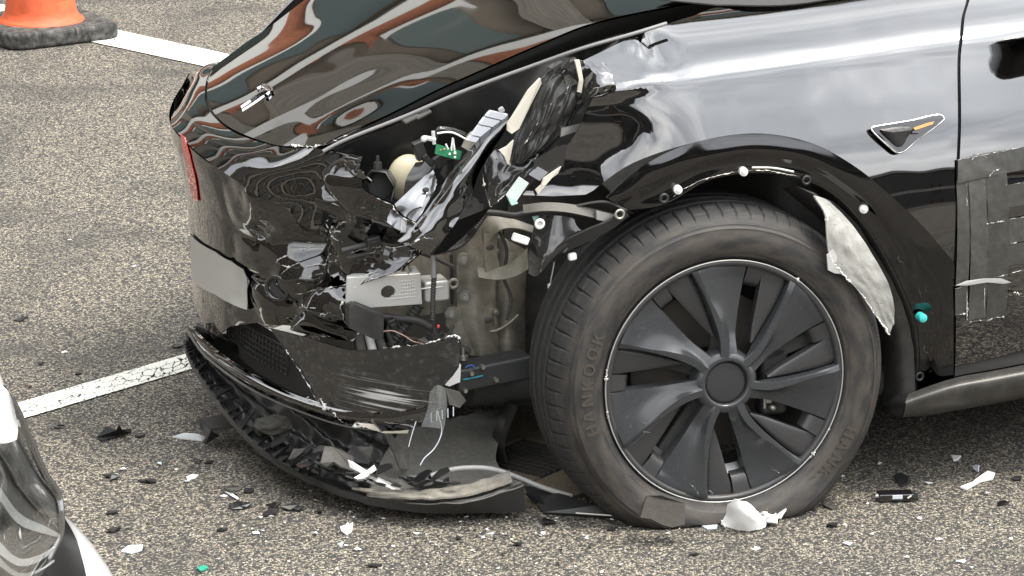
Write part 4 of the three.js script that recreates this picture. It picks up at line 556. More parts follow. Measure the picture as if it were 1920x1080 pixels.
  mesh('sill_end', patch([[[0.4251, 0.2251, -0.03], [0.4098, 0.2153, -0.012], [0.4209, 0.1768, -0.05]], [[0.4185, 0.211, -0.08], [0.4041, 0.1933, -0.08], [0.4064, 0.1668, -0.1]], [[0.4486, 0.1751, -0.2], [0.4428, 0.1563, -0.2], [0.4395, 0.142, -0.2]]], 10, 8, 0.003), M.plastic, car);
  mesh('door_gap_backing', patch([[[0.6493, 1.0516, -0.3157], [0.5671, 0.9446, -0.1493], [0.5386, 0.8323, -0.0907], [0.5137, 0.6852, -0.0369], [0.5075, 0.5145, -0.0263], [0.5376, 0.2157, -0.0731]], [[0.7061, 1.0506, -0.3023], [0.6064, 0.9422, -0.1483], [0.5776, 0.8298, -0.0896], [0.5533, 0.682, -0.0371], [0.5479, 0.5107, -0.0279], [0.5785, 0.2172, -0.0747]]], 24, 3, 0.004), M.matte, car);  // dark strip added behind the door gap to stop light showing through
  const mc = [[0.8772, 1.1395, 0.09]][0];
  const mirror = mesh('door_mirror', rbox(mc, [0.20, 0.10, 0.16], [0, 0.1, 0.05], 0.045), M.gloss, car, 'black door mirror shell');
  mesh('mirror_stalk', rbox([mc[0] + 0.04, mc[1] - 0.015, mc[2] - 0.15], [0.06, 0.035, 0.16], [0.15, 0, 0], 0.015), M.gloss, mirror);
  mesh('cowl', patch([[[0.0927, 1.0321, -0.3416], [0.2444, 1.0311, -0.2964], [0.4477, 1.0458, -0.3121], [0.6754, 1.0603, -0.3236]], [[-0.0, 1.03, -0.45], [0.2, 1.05, -0.45], [0.4, 1.06, -0.45], [0.62, 1.07, -0.45]]], 20, 4, 0.003), M.matte, car);
}

// ---------------------------------------------------------------- what the torn corner shows
{
  const bay = part('engine_bay', car);
  mesh('bay_backdrop', patch([[[-0.7464, 0.7387, -0.62], [-0.7506, 0.482, -0.62], [-0.6597, 0.136, -0.62]], [[-0.508, 0.794, -0.62], [-0.4865, 0.4715, -0.62], [-0.4645, 0.1166, -0.62]], [[-0.1753, 0.9047, -0.6], [-0.1741, 0.535, -0.6], [-0.1726, 0.0936, -0.6]]], 10, 10, 0.005), M.matte, bay);  // added dark backdrop: stands for the deep shade and hides the ground beyond
  mesh('bay_rail', patch([[[-0.7208, 0.7404, -0.5], [-0.6004, 0.7842, -0.47], [-0.4456, 0.8639, -0.4], [-0.3126, 0.924, -0.34], [-0.222, 0.9674, -0.28], [-0.1189, 1.0014, -0.25]], [[-0.6868, 0.6648, -0.5], [-0.5779, 0.6865, -0.47], [-0.4633, 0.7413, -0.42], [-0.3529, 0.8212, -0.36], [-0.2558, 0.9011, -0.3], [-0.1681, 0.9675, -0.25]]], 30, 6, 0.004, (p, s, t) => [p[0], p[1] + 0.005 * noise.noise(s * 10, t * 3, 1), p[2]]), phys(0.008, 0.008, 0.008, { roughness: 0.22 }), bay, 'black plastic rail along the fender gap');
  mesh('rail_seal', tube([[-0.7282, 0.7409, -0.49], [-0.6912, 0.7611, -0.48], [-0.5623, 0.8155, -0.44], [-0.4488, 0.8719, -0.39], [-0.316, 0.9297, -0.33], [-0.2256, 0.9729, -0.27], [-0.1227, 1.0036, -0.24], [-0.0543, 1.0195, -0.24]], 0.0042, 60, 7), std(0.20, 0.20, 0.20, { roughness: 0.4 }), bay);
  for (const p of [[-0.5294, 0.821, -0.425], [-0.2565, 0.9427, -0.285], [-0.5537, 0.8125, -0.43], [-0.2782, 0.9363, -0.29]]) mesh('rail_clip', rbox(p, [0.036, 0.007, 0.03], [0, 0, 0.42]), M.greyPlastic, bay);
  // chassis: rail end, upright plate, brackets, bolts
  const ch = part('chassis_front', car);
  mesh('rail_plate', scrap([[-0.6997, 0.5464, -0.46], [-0.6292, 0.5592, -0.46], [-0.5227, 0.5738, -0.46], [-0.4394, 0.5846, -0.46], [-0.4379, 0.3775, -0.46], [-0.5122, 0.3747, -0.46], [-0.6312, 0.3713, -0.46], [-0.69, 0.3884, -0.46]], 0.02), M.steel, ch);
  mesh('rail_rib', rbox([[-0.5805, 0.5682, -0.445]][0], [0.16, 0.012, 0.02], [0, 0, 0.06]), M.steel, ch);
  mesh('upright_plate', patch([[[-0.4568, 0.6015, -0.42], [-0.4572, 0.5079, -0.42], [-0.4564, 0.4136, -0.42], [-0.453, 0.366, -0.42], [-0.4174, 0.2817, -0.42]], [[-0.43, 0.6042, -0.4], [-0.4279, 0.5105, -0.4], [-0.4234, 0.416, -0.4], [-0.4164, 0.3562, -0.4], [-0.4058, 0.2863, -0.4]], [[-0.387, 0.5935, -0.43], [-0.3848, 0.4992, -0.43], [-0.3825, 0.4044, -0.43], [-0.3778, 0.3421, -0.43], [-0.3719, 0.2746, -0.43]], [[-0.3304, 0.5719, -0.5], [-0.3256, 0.4764, -0.5], [-0.3208, 0.3802, -0.5], [-0.3184, 0.3174, -0.5], [-0.3123, 0.2564, -0.5]]], 30, 16, 0.006), M.steel, ch, 'olive grey steel upright with bolts');
  mesh('tower', patch([[[-0.3541, 0.5214, -0.52], [-0.3544, 0.3779, -0.52], [-0.351, 0.2471, -0.52]], [[-0.3382, 0.5282, -0.44], [-0.3383, 0.3978, -0.44], [-0.3359, 0.2684, -0.44]], [[-0.2696, 0.4836, -0.5], [-0.2756, 0.3762, -0.5], [-0.2755, 0.2554, -0.5]]], 20, 12, 0.005), M.steel, ch);
  mesh('tower_seam', tube([[-0.3959, 0.3318, -0.43], [-0.3658, 0.3314, -0.43], [-0.3356, 0.3454, -0.43], [-0.315, 0.3626, -0.43]], 0.003, 20, 6), M.steel, ch);
  for (const p of [[-0.4485, 0.5065, -0.395], [-0.4441, 0.4251, -0.395], [-0.4764, 0.3891, -0.395]]) mesh('bolt', join([between([p[0], p[1], p[2] - 0.01], [p[0] - 0.003, p[1], p[2] + 0.003], 0.013, 0.013, 20), between([p[0], p[1], p[2]], [p[0] - 0.006, p[1] + 0.002, p[2] + 0.014], 0.0085, 0.0085, 6), between([p[0] - 0.006, p[1] + 0.002, p[2] + 0.012], [p[0] - 0.008, p[1] + 0.003, p[2] + 0.020], 0.0045, 0.004)]), std(0.20, 0.195, 0.175, { roughness: 0.5, metalness: 0.4 }), ch);
  mesh('lower_gusset', scrap([[-0.4816, 0.3946, -0.42], [-0.4529, 0.3968, -0.42], [-0.3991, 0.3611, -0.42], [-0.3872, 0.2789, -0.42], [-0.4294, 0.2864, -0.42], [-0.4508, 0.3182, -0.42], [-0.4818, 0.3567, -0.42]], 0.008), M.steel, ch);
  for (const p of [[-0.4756, 0.4576, -0.385]]) mesh('nut', join([new THREE.TorusGeometry(0.009, 0.004, 8, 20).translate(...p)]), M.steel, ch);
  mesh('slot', scrap([[-0.4627, 0.5036, -0.448], [-0.4567, 0.5055, -0.448], [-0.456, 0.3966, -0.448], [-0.462, 0.3948, -0.448]], 0.004), M.matte, ch);
  // headlamp bracket of pressed steel
  mesh('lamp_bracket', join([
    patch([[[-0.4182, 0.5665, -0.36], [-0.4145, 0.5953, -0.36], [-0.3944, 0.6052, -0.36], [-0.3562, 0.5964, -0.35], [-0.3155, 0.5829, -0.33]], [[-0.4179, 0.5457, -0.35], [-0.401, 0.5643, -0.34], [-0.3866, 0.5806, -0.33], [-0.3511, 0.58, -0.33], [-0.3188, 0.5705, -0.32]]], 20, 6, 0.004),
    scrap([[-0.4207, 0.5704, -0.345], [-0.3887, 0.5724, -0.345], [-0.3935, 0.5333, -0.345], [-0.3864, 0.5024, -0.345], [-0.3841, 0.4741, -0.345], [-0.4149, 0.4744, -0.345], [-0.4196, 0.5122, -0.345]], 0.004),
    patch([[[-0.4302, 0.4941, -0.36], [-0.4038, 0.492, -0.35], [-0.3774, 0.4982, -0.34], [-0.357, 0.513, -0.33], [-0.3307, 0.5401, -0.32]], [[-0.4343, 0.4774, -0.34], [-0.4044, 0.4728, -0.33], [-0.3781, 0.4754, -0.32], [-0.3518, 0.4862, -0.31], [-0.335, 0.499, -0.3]]], 20, 6, 0.004)]), phys(0.30, 0.29, 0.24, { roughness: 0.4, metalness: 0.1, map: grimeTex }), ch, 'bent steel headlamp bracket');
  mesh('bracket_hole', ball([-0.4075, 0.5422, -0.342], 0.0075, 1.2, 0.8, 0.3), M.matte, ch);
  mesh('bracket_hole', ball([-0.3892, 0.3629, -0.41], 0.007, 1, 1, 0.4), M.matte, ch);
  // aluminium crash beam
  const beam = part('crash_beam', car);
  mesh('beam_face', (() => { const s = [[-0.7171, 0.4992, -0.36], [-0.5587, 0.4947, -0.36], [-0.5556, 0.4291, -0.36], [-0.7203, 0.4323, -0.36]].map(V); const hole = [[-0.6292, 0.4613, -0.36]].map(V)[0]; const e1 = s[1].clone().sub(s[0]).normalize(), nrm = e1.clone().cross(s[3].clone().sub(s[0])).normalize().negate(), e2 = nrm.clone().cross(e1); const sh = new THREE.Shape(s.map(p => { const d = p.clone().sub(s[0]); return new THREE.Vector2(d.dot(e1), d.dot(e2)); })); const hd = hole.clone().sub(s[0]); const h = new THREE.Path(); h.absellipse(hd.dot(e1), hd.dot(e2), 0.0165, 0.0145, 0, Math.PI * 2); sh.holes.push(h); const g = new THREE.ExtrudeGeometry(sh, { depth: 0.006, bevelEnabled: true, bevelSize: 0.001, bevelThickness: 0.001, bevelSegments: 1 }); g.applyMatrix4(new THREE.Matrix4().makeBasis(e1, e2, nrm).setPosition(s[0])); return g; })(), M.alu, beam, 'bare aluminium crash beam with an oval hole');
  mesh('beam_top', scrap([[-0.7185, 0.5017, -0.355], [-0.5602, 0.4973, -0.355], [-0.5558, 0.4981, -0.4], [-0.6848, 0.4952, -0.4]], 0.004), M.alu, beam);
  mesh('beam_core', rbox([[-0.6116, 0.4368, -0.42]][0], [0.12, 0.05, 0.01]), M.steel, beam);
  for (let i = 0; i < 10; i++) for (let j = 0; j < 6; j++) { if (i < 4 && j > 1) continue; const p = [[-0.6209, 0.445, -0.353]][0]; mesh('knurl', ball([p[0] + i * 0.0055, p[1] + j * 0.0072 + i * 0.0001, p[2]], 0.0022, 1, 1, 0.7), M.alu, beam); }
  mesh('beam_end', rbox([[-0.516, 0.4478, -0.4]][0], [0.055, 0.045, 0.06], [0, 0, 0.02], 0.006), M.alu, beam);
  mesh('beam_end_rib', rbox([[-0.5276, 0.4567, -0.37]][0], [0.05, 0.004, 0.004]), M.alu, beam);
  mesh('beam_bolt', join([between([-0.5842, 0.4909, -0.365], [-0.5841, 0.5037, -0.365], 0.012, 0.012, 6), between([-0.5841, 0.5026, -0.365], [-0.5839, 0.5211, -0.365], 0.0065, 0.006, 12)]), M.bolt, beam);
  mesh('foam_absorber', join([scrap([[-0.7348, 0.4566, -0.3], [-0.721, 0.46, -0.3], [-0.6589, 0.429, -0.3], [-0.6605, 0.3852, -0.3], [-0.678, 0.3798, -0.3], [-0.7331, 0.4104, -0.3]], 0.03, 0.002), scrap([[-0.7376, 0.4619, -0.29], [-0.7101, 0.4533, -0.33], [-0.6478, 0.4222, -0.33], [-0.6619, 0.4297, -0.29]], 0.004)]), std(0.035, 0.035, 0.034, { roughness: 0.85, map: grimeTex }), beam, 'broken black foam block');
  // hoses, wires, horn
  const loom = part('wiring_loom', car);
  mesh('corrugated_sleeve', hose([[-0.4172, 0.6248, -0.33], [-0.4361, 0.5986, -0.33], [-0.4573, 0.5714, -0.33], [-0.4809, 0.5537, -0.33], [-0.5091, 0.5468, -0.33], [-0.5368, 0.5471, -0.32]], 0.0058, 0.0062), M.hose, loom);
  mesh('corrugated_sleeve', hose([[-0.5372, 0.54, -0.33], [-0.5351, 0.5027, -0.33], [-0.5377, 0.4565, -0.33], [-0.5392, 0.4007, -0.33]], 0.0062, 0.0062), M.hose, loom);
  mesh('corrugated_sleeve', hose([[-0.547, 0.4129, -0.4], [-0.5661, 0.3876, -0.4], [-0.5876, 0.3601, -0.4], [-0.6043, 0.3381, -0.4], [-0.6188, 0.3064, -0.4]], 0.0125, 0.009), M.hose, loom);
  mesh('plain_sleeve', between([-0.5378, 0.5452, -0.328], [-0.5369, 0.4918, -0.328], 0.0055, 0.006), std(0.25, 0.25, 0.24), loom);
  mesh('thin_wire', tube([[-0.6535, 0.386, -0.32], [-0.6313, 0.3862, -0.32], [-0.6081, 0.3748, -0.32], [-0.5848, 0.3586, -0.32], [-0.5556, 0.3489, -0.32]], 0.0013, 30, 5), std(0.5, 0.36, 0.28), loom);
  mesh('thin_wire', tube([[-0.2849, 0.5197, -0.28], [-0.2896, 0.4945, -0.28], [-0.2943, 0.4716, -0.28]], 0.0016, 20, 5), M.label, loom);
  mesh('wire_plug', rbox([[-0.2972, 0.465, -0.275]][0], [0.009, 0.012, 0.009]), M.white, loom);
  const horn = part('horn', car);
  mesh('horn_drum', join([between([-0.5429, 0.3603, -0.3], [-0.5428, 0.3789, -0.3], 0.019, 0.018, 24), between([-0.5428, 0.3789, -0.3], [-0.5427, 0.3906, -0.3], 0.010, 0.009, 18), between([-0.5451, 0.3908, -0.3], [-0.5462, 0.4072, -0.3], 0.004, 0.003, 10)]), M.plastic, horn, 'small black round horn on its bracket');
  mesh('red_tab', rbox([[-0.5404, 0.3968, -0.285]][0], [0.006, 0.008, 0.006]), std(0.6, 0.05, 0.05), horn);
  mesh('horn_bracket', scrap([[-0.5815, 0.3662, -0.3], [-0.5524, 0.3622, -0.33], [-0.4817, 0.358, -0.33], [-0.4921, 0.3583, -0.29], [-0.5678, 0.3624, -0.28]], 0.004), M.greyPlastic, horn);
  for (let k = 0; k < 3; k++) mesh('radiator_tube', between([[-0.6817, 0.3665, -0.4]].map(p => [p[0] + k * 0.02, p[1], p[2]])[0], [[-0.6901, 0.3302, -0.34]].map(p => [p[0] + k * 0.024, p[1], p[2]])[0], 0.009, 0.010), k === 1 ? M.alu : M.greyPlastic, loom);
  // more of the harness and fittings packed behind the bumper
  for (const [q, r, m] of [
    [[[-0.7251, 0.555, -0.37], [-0.6671, 0.5639, -0.37], [-0.6089, 0.566, -0.37], [-0.5503, 0.5796, -0.37], [-0.4915, 0.5933, -0.37], [-0.4443, 0.6127, -0.37]], 0.006, M.hose], [[[-0.7124, 0.5365, -0.375], [-0.6542, 0.5431, -0.375], [-0.5842, 0.5441, -0.375], [-0.5374, 0.5286, -0.375], [-0.4786, 0.4979, -0.375]], 0.0045, M.matte],
    [[[-0.6542, 0.4069, -0.38], [-0.6074, 0.3956, -0.38], [-0.5487, 0.3809, -0.38], [-0.4897, 0.333, -0.38], [-0.4421, 0.3049, -0.38]], 0.008, M.hose], [[[-0.6193, 0.3975, -0.36], [-0.6277, 0.3749, -0.36], [-0.6198, 0.3449, -0.36]], 0.005, M.matte],
    [[[-0.4871, 0.3764, -0.35], [-0.4967, 0.3538, -0.35], [-0.4873, 0.3235, -0.35], [-0.4613, 0.301, -0.35]], 0.0045, M.matte], [[[-0.3826, 0.5752, -0.36], [-0.3648, 0.5271, -0.36], [-0.3708, 0.469, -0.36], [-0.3553, 0.4206, -0.36], [-0.3649, 0.3743, -0.36]], 0.004, M.matte],
    [[[-0.5965, 0.3424, -0.34], [-0.5613, 0.3274, -0.34], [-0.5141, 0.3288, -0.34], [-0.4763, 0.31, -0.34]], 0.006, M.hose], [[[-0.4375, 0.6314, -0.3], [-0.4023, 0.6262, -0.3], [-0.367, 0.6188, -0.3], [-0.3376, 0.6233, -0.3]], 0.007, M.hose]]) mesh('cable', tube(q, r, 40, 8), m, loom);
  for (const p of [[-0.6366, 0.545, -0.435], [-0.566, 0.5508, -0.435], [-0.495, 0.5613, -0.435], [-0.6501, 0.3916, -0.435], [-0.4715, 0.5171, -0.435], [-0.3938, 0.5458, -0.435], [-0.3641, 0.3717, -0.435], [-0.3941, 0.4278, -0.435], [-0.3639, 0.508, -0.435]]) mesh('rivet', join([between([p[0], p[1], p[2] - 0.004], [p[0], p[1], p[2] + 0.004], 0.0075, 0.007, 18), between([p[0], p[1], p[2] + 0.004], [p[0], p[1], p[2] + 0.009], 0.004, 0.0035, 8)]), M.bolt, ch);
  for (const [p, s, a] of [[[[-0.6612, 0.5754, -0.35]][0], [0.03, 0.02, 0.02], 0.2], [[[-0.5816, 0.35, -0.35]][0], [0.028, 0.022, 0.02], -0.3], [[[-0.4573, 0.5888, -0.33]][0], [0.022, 0.018, 0.02], 0.7], [[[-0.6194, 0.3858, -0.36]][0], [0.018, 0.03, 0.02], 0.3]]) mesh('plug', join([rbox(p, s, [0, 0, a]), rbox([p[0], p[1], p[2] + 0.011], [s[0] * 0.6, s[1] * 0.35, 0.004], [0, 0, a])]), M.plastic, loom);
  for (let k = 0; k < 7; k++) mesh('radiator_fin', rbox([[-0.6691, 0.3629, -0.46]].map(p => [p[0] + k * 0.011, p[1] - 0.02, p[2]])[0], [0.003, 0.09, 0.03]), M.greyPlastic, bay);
  // cross member low behind the bumper
  const sub = part('subframe', car);
  mesh('cross_member', rbox([[-0.4009, 0.2663, -0.36]][0], [0.17, 0.05, 0.07], [0, 0, 0.10], 0.006), std(0.035, 0.036, 0.037, { roughness: 0.45 }), sub);
  mesh('blue_mark', tube([[-0.4748, 0.2628, -0.323], [-0.4487, 0.265, -0.323], [-0.4297, 0.2678, -0.323]], 0.0022, 10, 5), std(0.02, 0.25, 0.33), sub);
  mesh('blue_mark', tube([[-0.47, 0.2883, -0.323], [-0.4629, 0.2923, -0.323], [-0.451, 0.2912, -0.323], [-0.4487, 0.2838, -0.323]], 0.0016, 12, 5), std(0.04, 0.12, 0.40), sub);
  mesh('stud', join([between([-0.4693, 0.3022, -0.34], [-0.4692, 0.3116, -0.34], 0.011, 0.011, 16), between([-0.4692, 0.3116, -0.34], [-0.4692, 0.3281, -0.34], 0.005, 0.0045, 10)]), M.bolt, sub);
  mesh('white_guard', scrap([[-0.5237, 0.3057, -0.28], [-0.5001, 0.3198, -0.28], [-0.4931, 0.3098, -0.28], [-0.4956, 0.2725, -0.28], [-0.5192, 0.2654, -0.28], [-0.5309, 0.2713, -0.28]], 0.004), M.white, sub);
  for (const p of [[-0.4568, 0.276, -0.32], [-0.4318, 0.2878, -0.32], [-0.4021, 0.2566, -0.32], [-0.4711, 0.2396, -0.32]]) mesh('subframe_bolt', between([p[0], p[1], p[2] - 0.006], [p[0], p[1], p[2] + 0.006], 0.006, 0.005, 6), M.bolt, sub);
  mesh('lower_arm', between([-0.404, 0.1767, -0.5], [-0.2446, 0.1672, -0.5], 0.03, 0.025), M.matte, sub);

  // headlamp remains
  const lamp = part('broken_headlamp', car);
  mesh('lamp_bucket', (() => { const g = new THREE.LatheGeometry([[0.018, -0.05], [0.026, -0.03], [0.034, 0], [0.036, 0.012], [0.032, 0.012], [0.029, 0]].map(p => new THREE.Vector2(...p)), 7); g.rotateX(Math.PI / 2); g.rotateY(-0.55); g.rotateX(0.1); g.scale(1.05, 1.25, 1); const c = [[-0.6491, 0.6914, -0.34]][0]; g.translate(...c); return g; })(), M.plastic, lamp, 'open black lamp bucket');
  mesh('lamp_bucket_floor', ball([-0.6391, 0.6835, -0.37], 0.03, 1, 1.2, 0.3), M.matte, lamp);
  mesh('bucket_peg', join([between([-0.6533, 0.7304, -0.34], [-0.6531, 0.7463, -0.34], 0.009, 0.008), between([-0.6531, 0.7463, -0.34], [-0.653, 0.7599, -0.34], 0.004, 0.003)]), M.plastic, lamp);
  mesh('cream_cover', ball([-0.5636, 0.6855, -0.42], 0.05, 0.9, 1.05, 0.6), std(0.42, 0.38, 0.27, { roughness: 0.45 }), lamp, 'cream plastic lamp cover');
  mesh('dark_cover', patch([[[-0.5985, 0.6611, -0.34], [-0.5911, 0.7062, -0.34], [-0.57, 0.7388, -0.34]], [[-0.5534, 0.6794, -0.32], [-0.5474, 0.7132, -0.32], [-0.5356, 0.7465, -0.32]], [[-0.4951, 0.7091, -0.32], [-0.495, 0.732, -0.32], [-0.4949, 0.7434, -0.32]]], 12, 10, 0.003), M.gloss, lamp);
  mesh('mount_plate', patch([[[-0.6513, 0.6308, -0.28], [-0.6412, 0.6548, -0.29], [-0.6057, 0.6826, -0.3], [-0.562, 0.7144, -0.31], [-0.5423, 0.7265, -0.31]], [[-0.6338, 0.6182, -0.27], [-0.6167, 0.6428, -0.28], [-0.5866, 0.6688, -0.28], [-0.5525, 0.6955, -0.3], [-0.5396, 0.715, -0.3]], [[-0.6077, 0.6096, -0.25], [-0.5976, 0.629, -0.26], [-0.5759, 0.6533, -0.27], [-0.5518, 0.6831, -0.28], [-0.5405, 0.7014, -0.29]]], 24, 12, 0.003, (p, s, t) => [p[0], p[1], p[2] + 0.005 * noise.noise(s * 6, t * 4, 2)]), phys(0.20, 0.205, 0.215, { metalness: 0.85, roughness: 0.3 }), lamp, 'silver headlamp mounting plate');
  for (const [p, r] of [[[[-0.5664, 0.6933, -0.285]][0], 0.007], [[[-0.628, 0.6632, -0.265]][0], 0.008]]) mesh('plate_hole', ball(p, r, 1.1, 0.85, 0.4), M.matte, lamp);
  mesh('plate_rib', tube([[-0.6177, 0.6325, -0.262], [-0.6129, 0.648, -0.262], [-0.6014, 0.6584, -0.262], [-0.5829, 0.6637, -0.262]], 0.0022, 16, 5), M.plastic, lamp);
  for (let k = 0; k < 4; k++) mesh('plate_fin', between([[-0.6306, 0.616, -0.25]].map(p => [p[0] + k * 0.003, p[1], p[2]])[0], [[-0.6281, 0.6431, -0.25]].map(p => [p[0] + k * 0.003, p[1], p[2]])[0], 0.0008), M.chip, lamp);
  mesh('black_connector', join([rbox([[-0.5659, 0.767, -0.33]][0], [0.022, 0.04, 0.02], [0, 0, 0.3]), rbox([[-0.5506, 0.7476, -0.32]][0], [0.012, 0.03, 0.014], [0, 0, 0.7]), rbox([[-0.5251, 0.7434, -0.32]][0], [0.024, 0.026, 0.014], [0, 0, 0.5])]), M.plastic, lamp);
  mesh('circuit_board', join([scrap([[-0.5381, 0.7852, -0.3], [-0.4826, 0.7652, -0.3], [-0.4873, 0.7485, -0.3], [-0.5012, 0.7507, -0.3], [-0.5417, 0.7651, -0.3]], 0.003)]), phys(0.03, 0.20, 0.10, { roughness: 0.35 }), lamp, 'green circuit board');
  for (const [p, s, m] of [[[[-0.5217, 0.7734, -0.297]][0], 0.004, 'g'], [[[-0.5102, 0.7623, -0.297]][0], 0.005, 'w'], [[[-0.4986, 0.7637, -0.297]][0], 0.006, 'w'], [[[-0.4987, 0.7546, -0.297]][0], 0.005, 'w'], [[[-0.5298, 0.7728, -0.297]][0], 0.003, 'g']]) mesh('board_chip', rbox(p, [s, s, 0.003]), m === 'w' ? M.white : std(0.55, 0.30, 0.10), lamp);
  mesh('clear_arc', tube([[-0.538, 0.7988, -0.3], [-0.5356, 0.8167, -0.3], [-0.5183, 0.8177, -0.3], [-0.4894, 0.8088, -0.3], [-0.4662, 0.7958, -0.3], [-0.443, 0.7759, -0.3]], 0.0034, 40, 8), M.clear, lamp);
  mesh('clear_arc', tube([[-0.5372, 0.8089, -0.295], [-0.5083, 0.809, -0.295], [-0.4736, 0.7906, -0.295], [-0.447, 0.7682, -0.295]], 0.0022, 30, 6), M.white, lamp);
  mesh('clear_tab', join([ball([-0.5645, 0.7985, -0.3], 0.007), between([-0.5622, 0.8006, -0.3], [-0.5403, 0.7945, -0.3], 0.005), between([-0.5448, 0.8129, -0.3], [-0.5427, 0.7856, -0.3], 0.004)]), phys(0.9, 0.92, 0.92, { transmission: 0.6, roughness: 0.15 }), lamp);
  for (const [a, b] of [[[-0.5058, 0.7692, -0.3], [-0.5022, 0.7962, -0.3]], [[-0.4988, 0.7687, -0.3], [-0.501, 0.7938, -0.3]], [[-0.5127, 0.772, -0.3], [-0.5173, 0.7837, -0.3]]]) mesh('white_post', between(a, b, 0.0022, 0.0016), M.white, lamp);
  mesh('smoky_lens', patch([[[-0.4825, 0.7754, -0.3], [-0.4732, 0.794, -0.3], [-0.4615, 0.8068, -0.3]], [[-0.4681, 0.7663, -0.28], [-0.4588, 0.7838, -0.28], [-0.4495, 0.7922, -0.28]], [[-0.4577, 0.7587, -0.28], [-0.4437, 0.7713, -0.28], [-0.4332, 0.7841, -0.28]]], 8, 8, 0.002), phys(0.5, 0.48, 0.42, { transmission: 0.5, roughness: 0.3 }), lamp);
  // light grey heat sink blocks
  const blk = [[[-0.4735, 0.8052, -0.27], [-0.4295, 0.7929, -0.27], [-0.4388, 0.7823, -0.27], [-0.4805, 0.7967, -0.27]], [[-0.4561, 0.8265, -0.27], [-0.4109, 0.8142, -0.27], [-0.4283, 0.7951, -0.27], [-0.4712, 0.8073, -0.27]], [[-0.4433, 0.8425, -0.27], [-0.4039, 0.8306, -0.27], [-0.4097, 0.8163, -0.27], [-0.4549, 0.8287, -0.27]], [[-0.4305, 0.8551, -0.27], [-0.3934, 0.8446, -0.27], [-0.4027, 0.8328, -0.27], [-0.441, 0.8446, -0.27]]];
  blk.forEach(b => mesh('grey_block', scrap(b, 0.012), M.label, lamp));
  mesh('block_clip', rbox([[-0.4062, 0.8545, -0.27]][0], [0.012, 0.012, 0.008], [0, 0, 0.5]), phys(0.6, 0.6, 0.6, { transmission: 0.5 }), lamp);
  const blk2 = [[[-0.4412, 0.7088, -0.13], [-0.4125, 0.7446, -0.13], [-0.3953, 0.7321, -0.13], [-0.4251, 0.6918, -0.13]], [[-0.4113, 0.7457, -0.13], [-0.393, 0.7308, -0.13], [-0.3792, 0.7443, -0.13], [-0.3953, 0.759, -0.13]]];
  mesh('grey_block', scrap(blk2[0], 0.012), std(0.50, 0.58, 0.56, { roughness: 0.5 }), lamp); mesh('grey_block', scrap([[-0.3918, 0.7475, -0.13], [-0.3746, 0.7641, -0.13], [-0.3539, 0.7513, -0.13], [-0.3723, 0.7348, -0.13]], 0.012), std(0.20, 0.21, 0.23), lamp);
  mesh('mint_tip', scrap([[-0.4428, 0.709, -0.125], [-0.4268, 0.7021, -0.125], [-0.4199, 0.6926, -0.125], [-0.4337, 0.6892, -0.125]], 0.012), std(0.40, 0.62, 0.55), lamp);

  // black shell of the lamp: long curved blade and folds
  const shell = part('lamp_shell', car);
  mesh('blade', patch([
    [[-0.3923, 0.8445, -0.27], [-0.4294, 0.8223, -0.27], [-0.4745, 0.7826, -0.26], [-0.5217, 0.7365, -0.25], [-0.572, 0.6773, -0.23], [-0.6166, 0.6314, -0.22], [-0.6477, 0.6068, -0.22]],
    [[-0.3977, 0.8334, -0.25], [-0.4324, 0.8065, -0.24], [-0.4782, 0.7649, -0.22], [-0.5207, 0.7198, -0.21], [-0.5654, 0.666, -0.2], [-0.6053, 0.6243, -0.19], [-0.6276, 0.5988, -0.2]],
    [[-0.4026, 0.809, -0.26], [-0.4384, 0.7663, -0.25], [-0.4688, 0.7268, -0.235], [-0.4892, 0.6935, -0.215], [-0.5241, 0.6468, -0.2], [-0.5596, 0.6115, -0.19], [-0.5842, 0.5793, -0.2]]], 50, 16, 0.003, (p, s, t) => [p[0], p[1], p[2] + 0.004 * noise.noise(s * 9, t * 3, 5)]), M.paint, shell, 'long glossy black curved shell blade');
  mesh('blade_foot', scrap([[-0.5842, 0.5782, -0.2], [-0.5596, 0.6103, -0.19], [-0.5242, 0.6457, -0.2], [-0.4909, 0.6937, -0.21], [-0.4484, 0.663, -0.22], [-0.4628, 0.6286, -0.24], [-0.4922, 0.6, -0.25], [-0.5404, 0.5748, -0.23]], 0.004, 0.006), M.gloss, shell);
  mesh('chipped_edge', chips([[-0.6298, 0.605, -0.185], [-0.6137, 0.615, -0.185], [-0.5955, 0.618, -0.185], [-0.5818, 0.6146, -0.185]], 0.0018, 3, 30), M.chip, shell);
  mesh('fold', patch([[[-0.4633, 0.7299, -0.22], [-0.4552, 0.7631, -0.22], [-0.4286, 0.7837, -0.22]], [[-0.4549, 0.6718, -0.2], [-0.4443, 0.7241, -0.19], [-0.4154, 0.7557, -0.19]], [[-0.4303, 0.6938, -0.18], [-0.399, 0.7365, -0.17], [-0.3702, 0.7726, -0.17]], [[-0.3851, 0.7265, -0.16], [-0.3655, 0.7588, -0.15], [-0.3367, 0.7869, -0.15]]], 14, 20, 0.003, (p, s, t) => [p[0], p[1], p[2] + 0.012 * noise.noise(s * 4, t * 6, 9)]), M.gloss, shell);
  mesh('torn_edge', chips([[-0.4641, 0.6775, -0.165], [-0.441, 0.6937, -0.165], [-0.4122, 0.7218, -0.165], [-0.3719, 0.7637, -0.165], [-0.3604, 0.7853, -0.165]], 0.0015, 8, 60), M.chip, shell);
  mesh('torn_edge', chips([[-0.4763, 0.7492, -0.18], [-0.4729, 0.7174, -0.18], [-0.4649, 0.6887, -0.18], [-0.4592, 0.6735, -0.18]], 0.002, 9, 40), M.cream, shell);
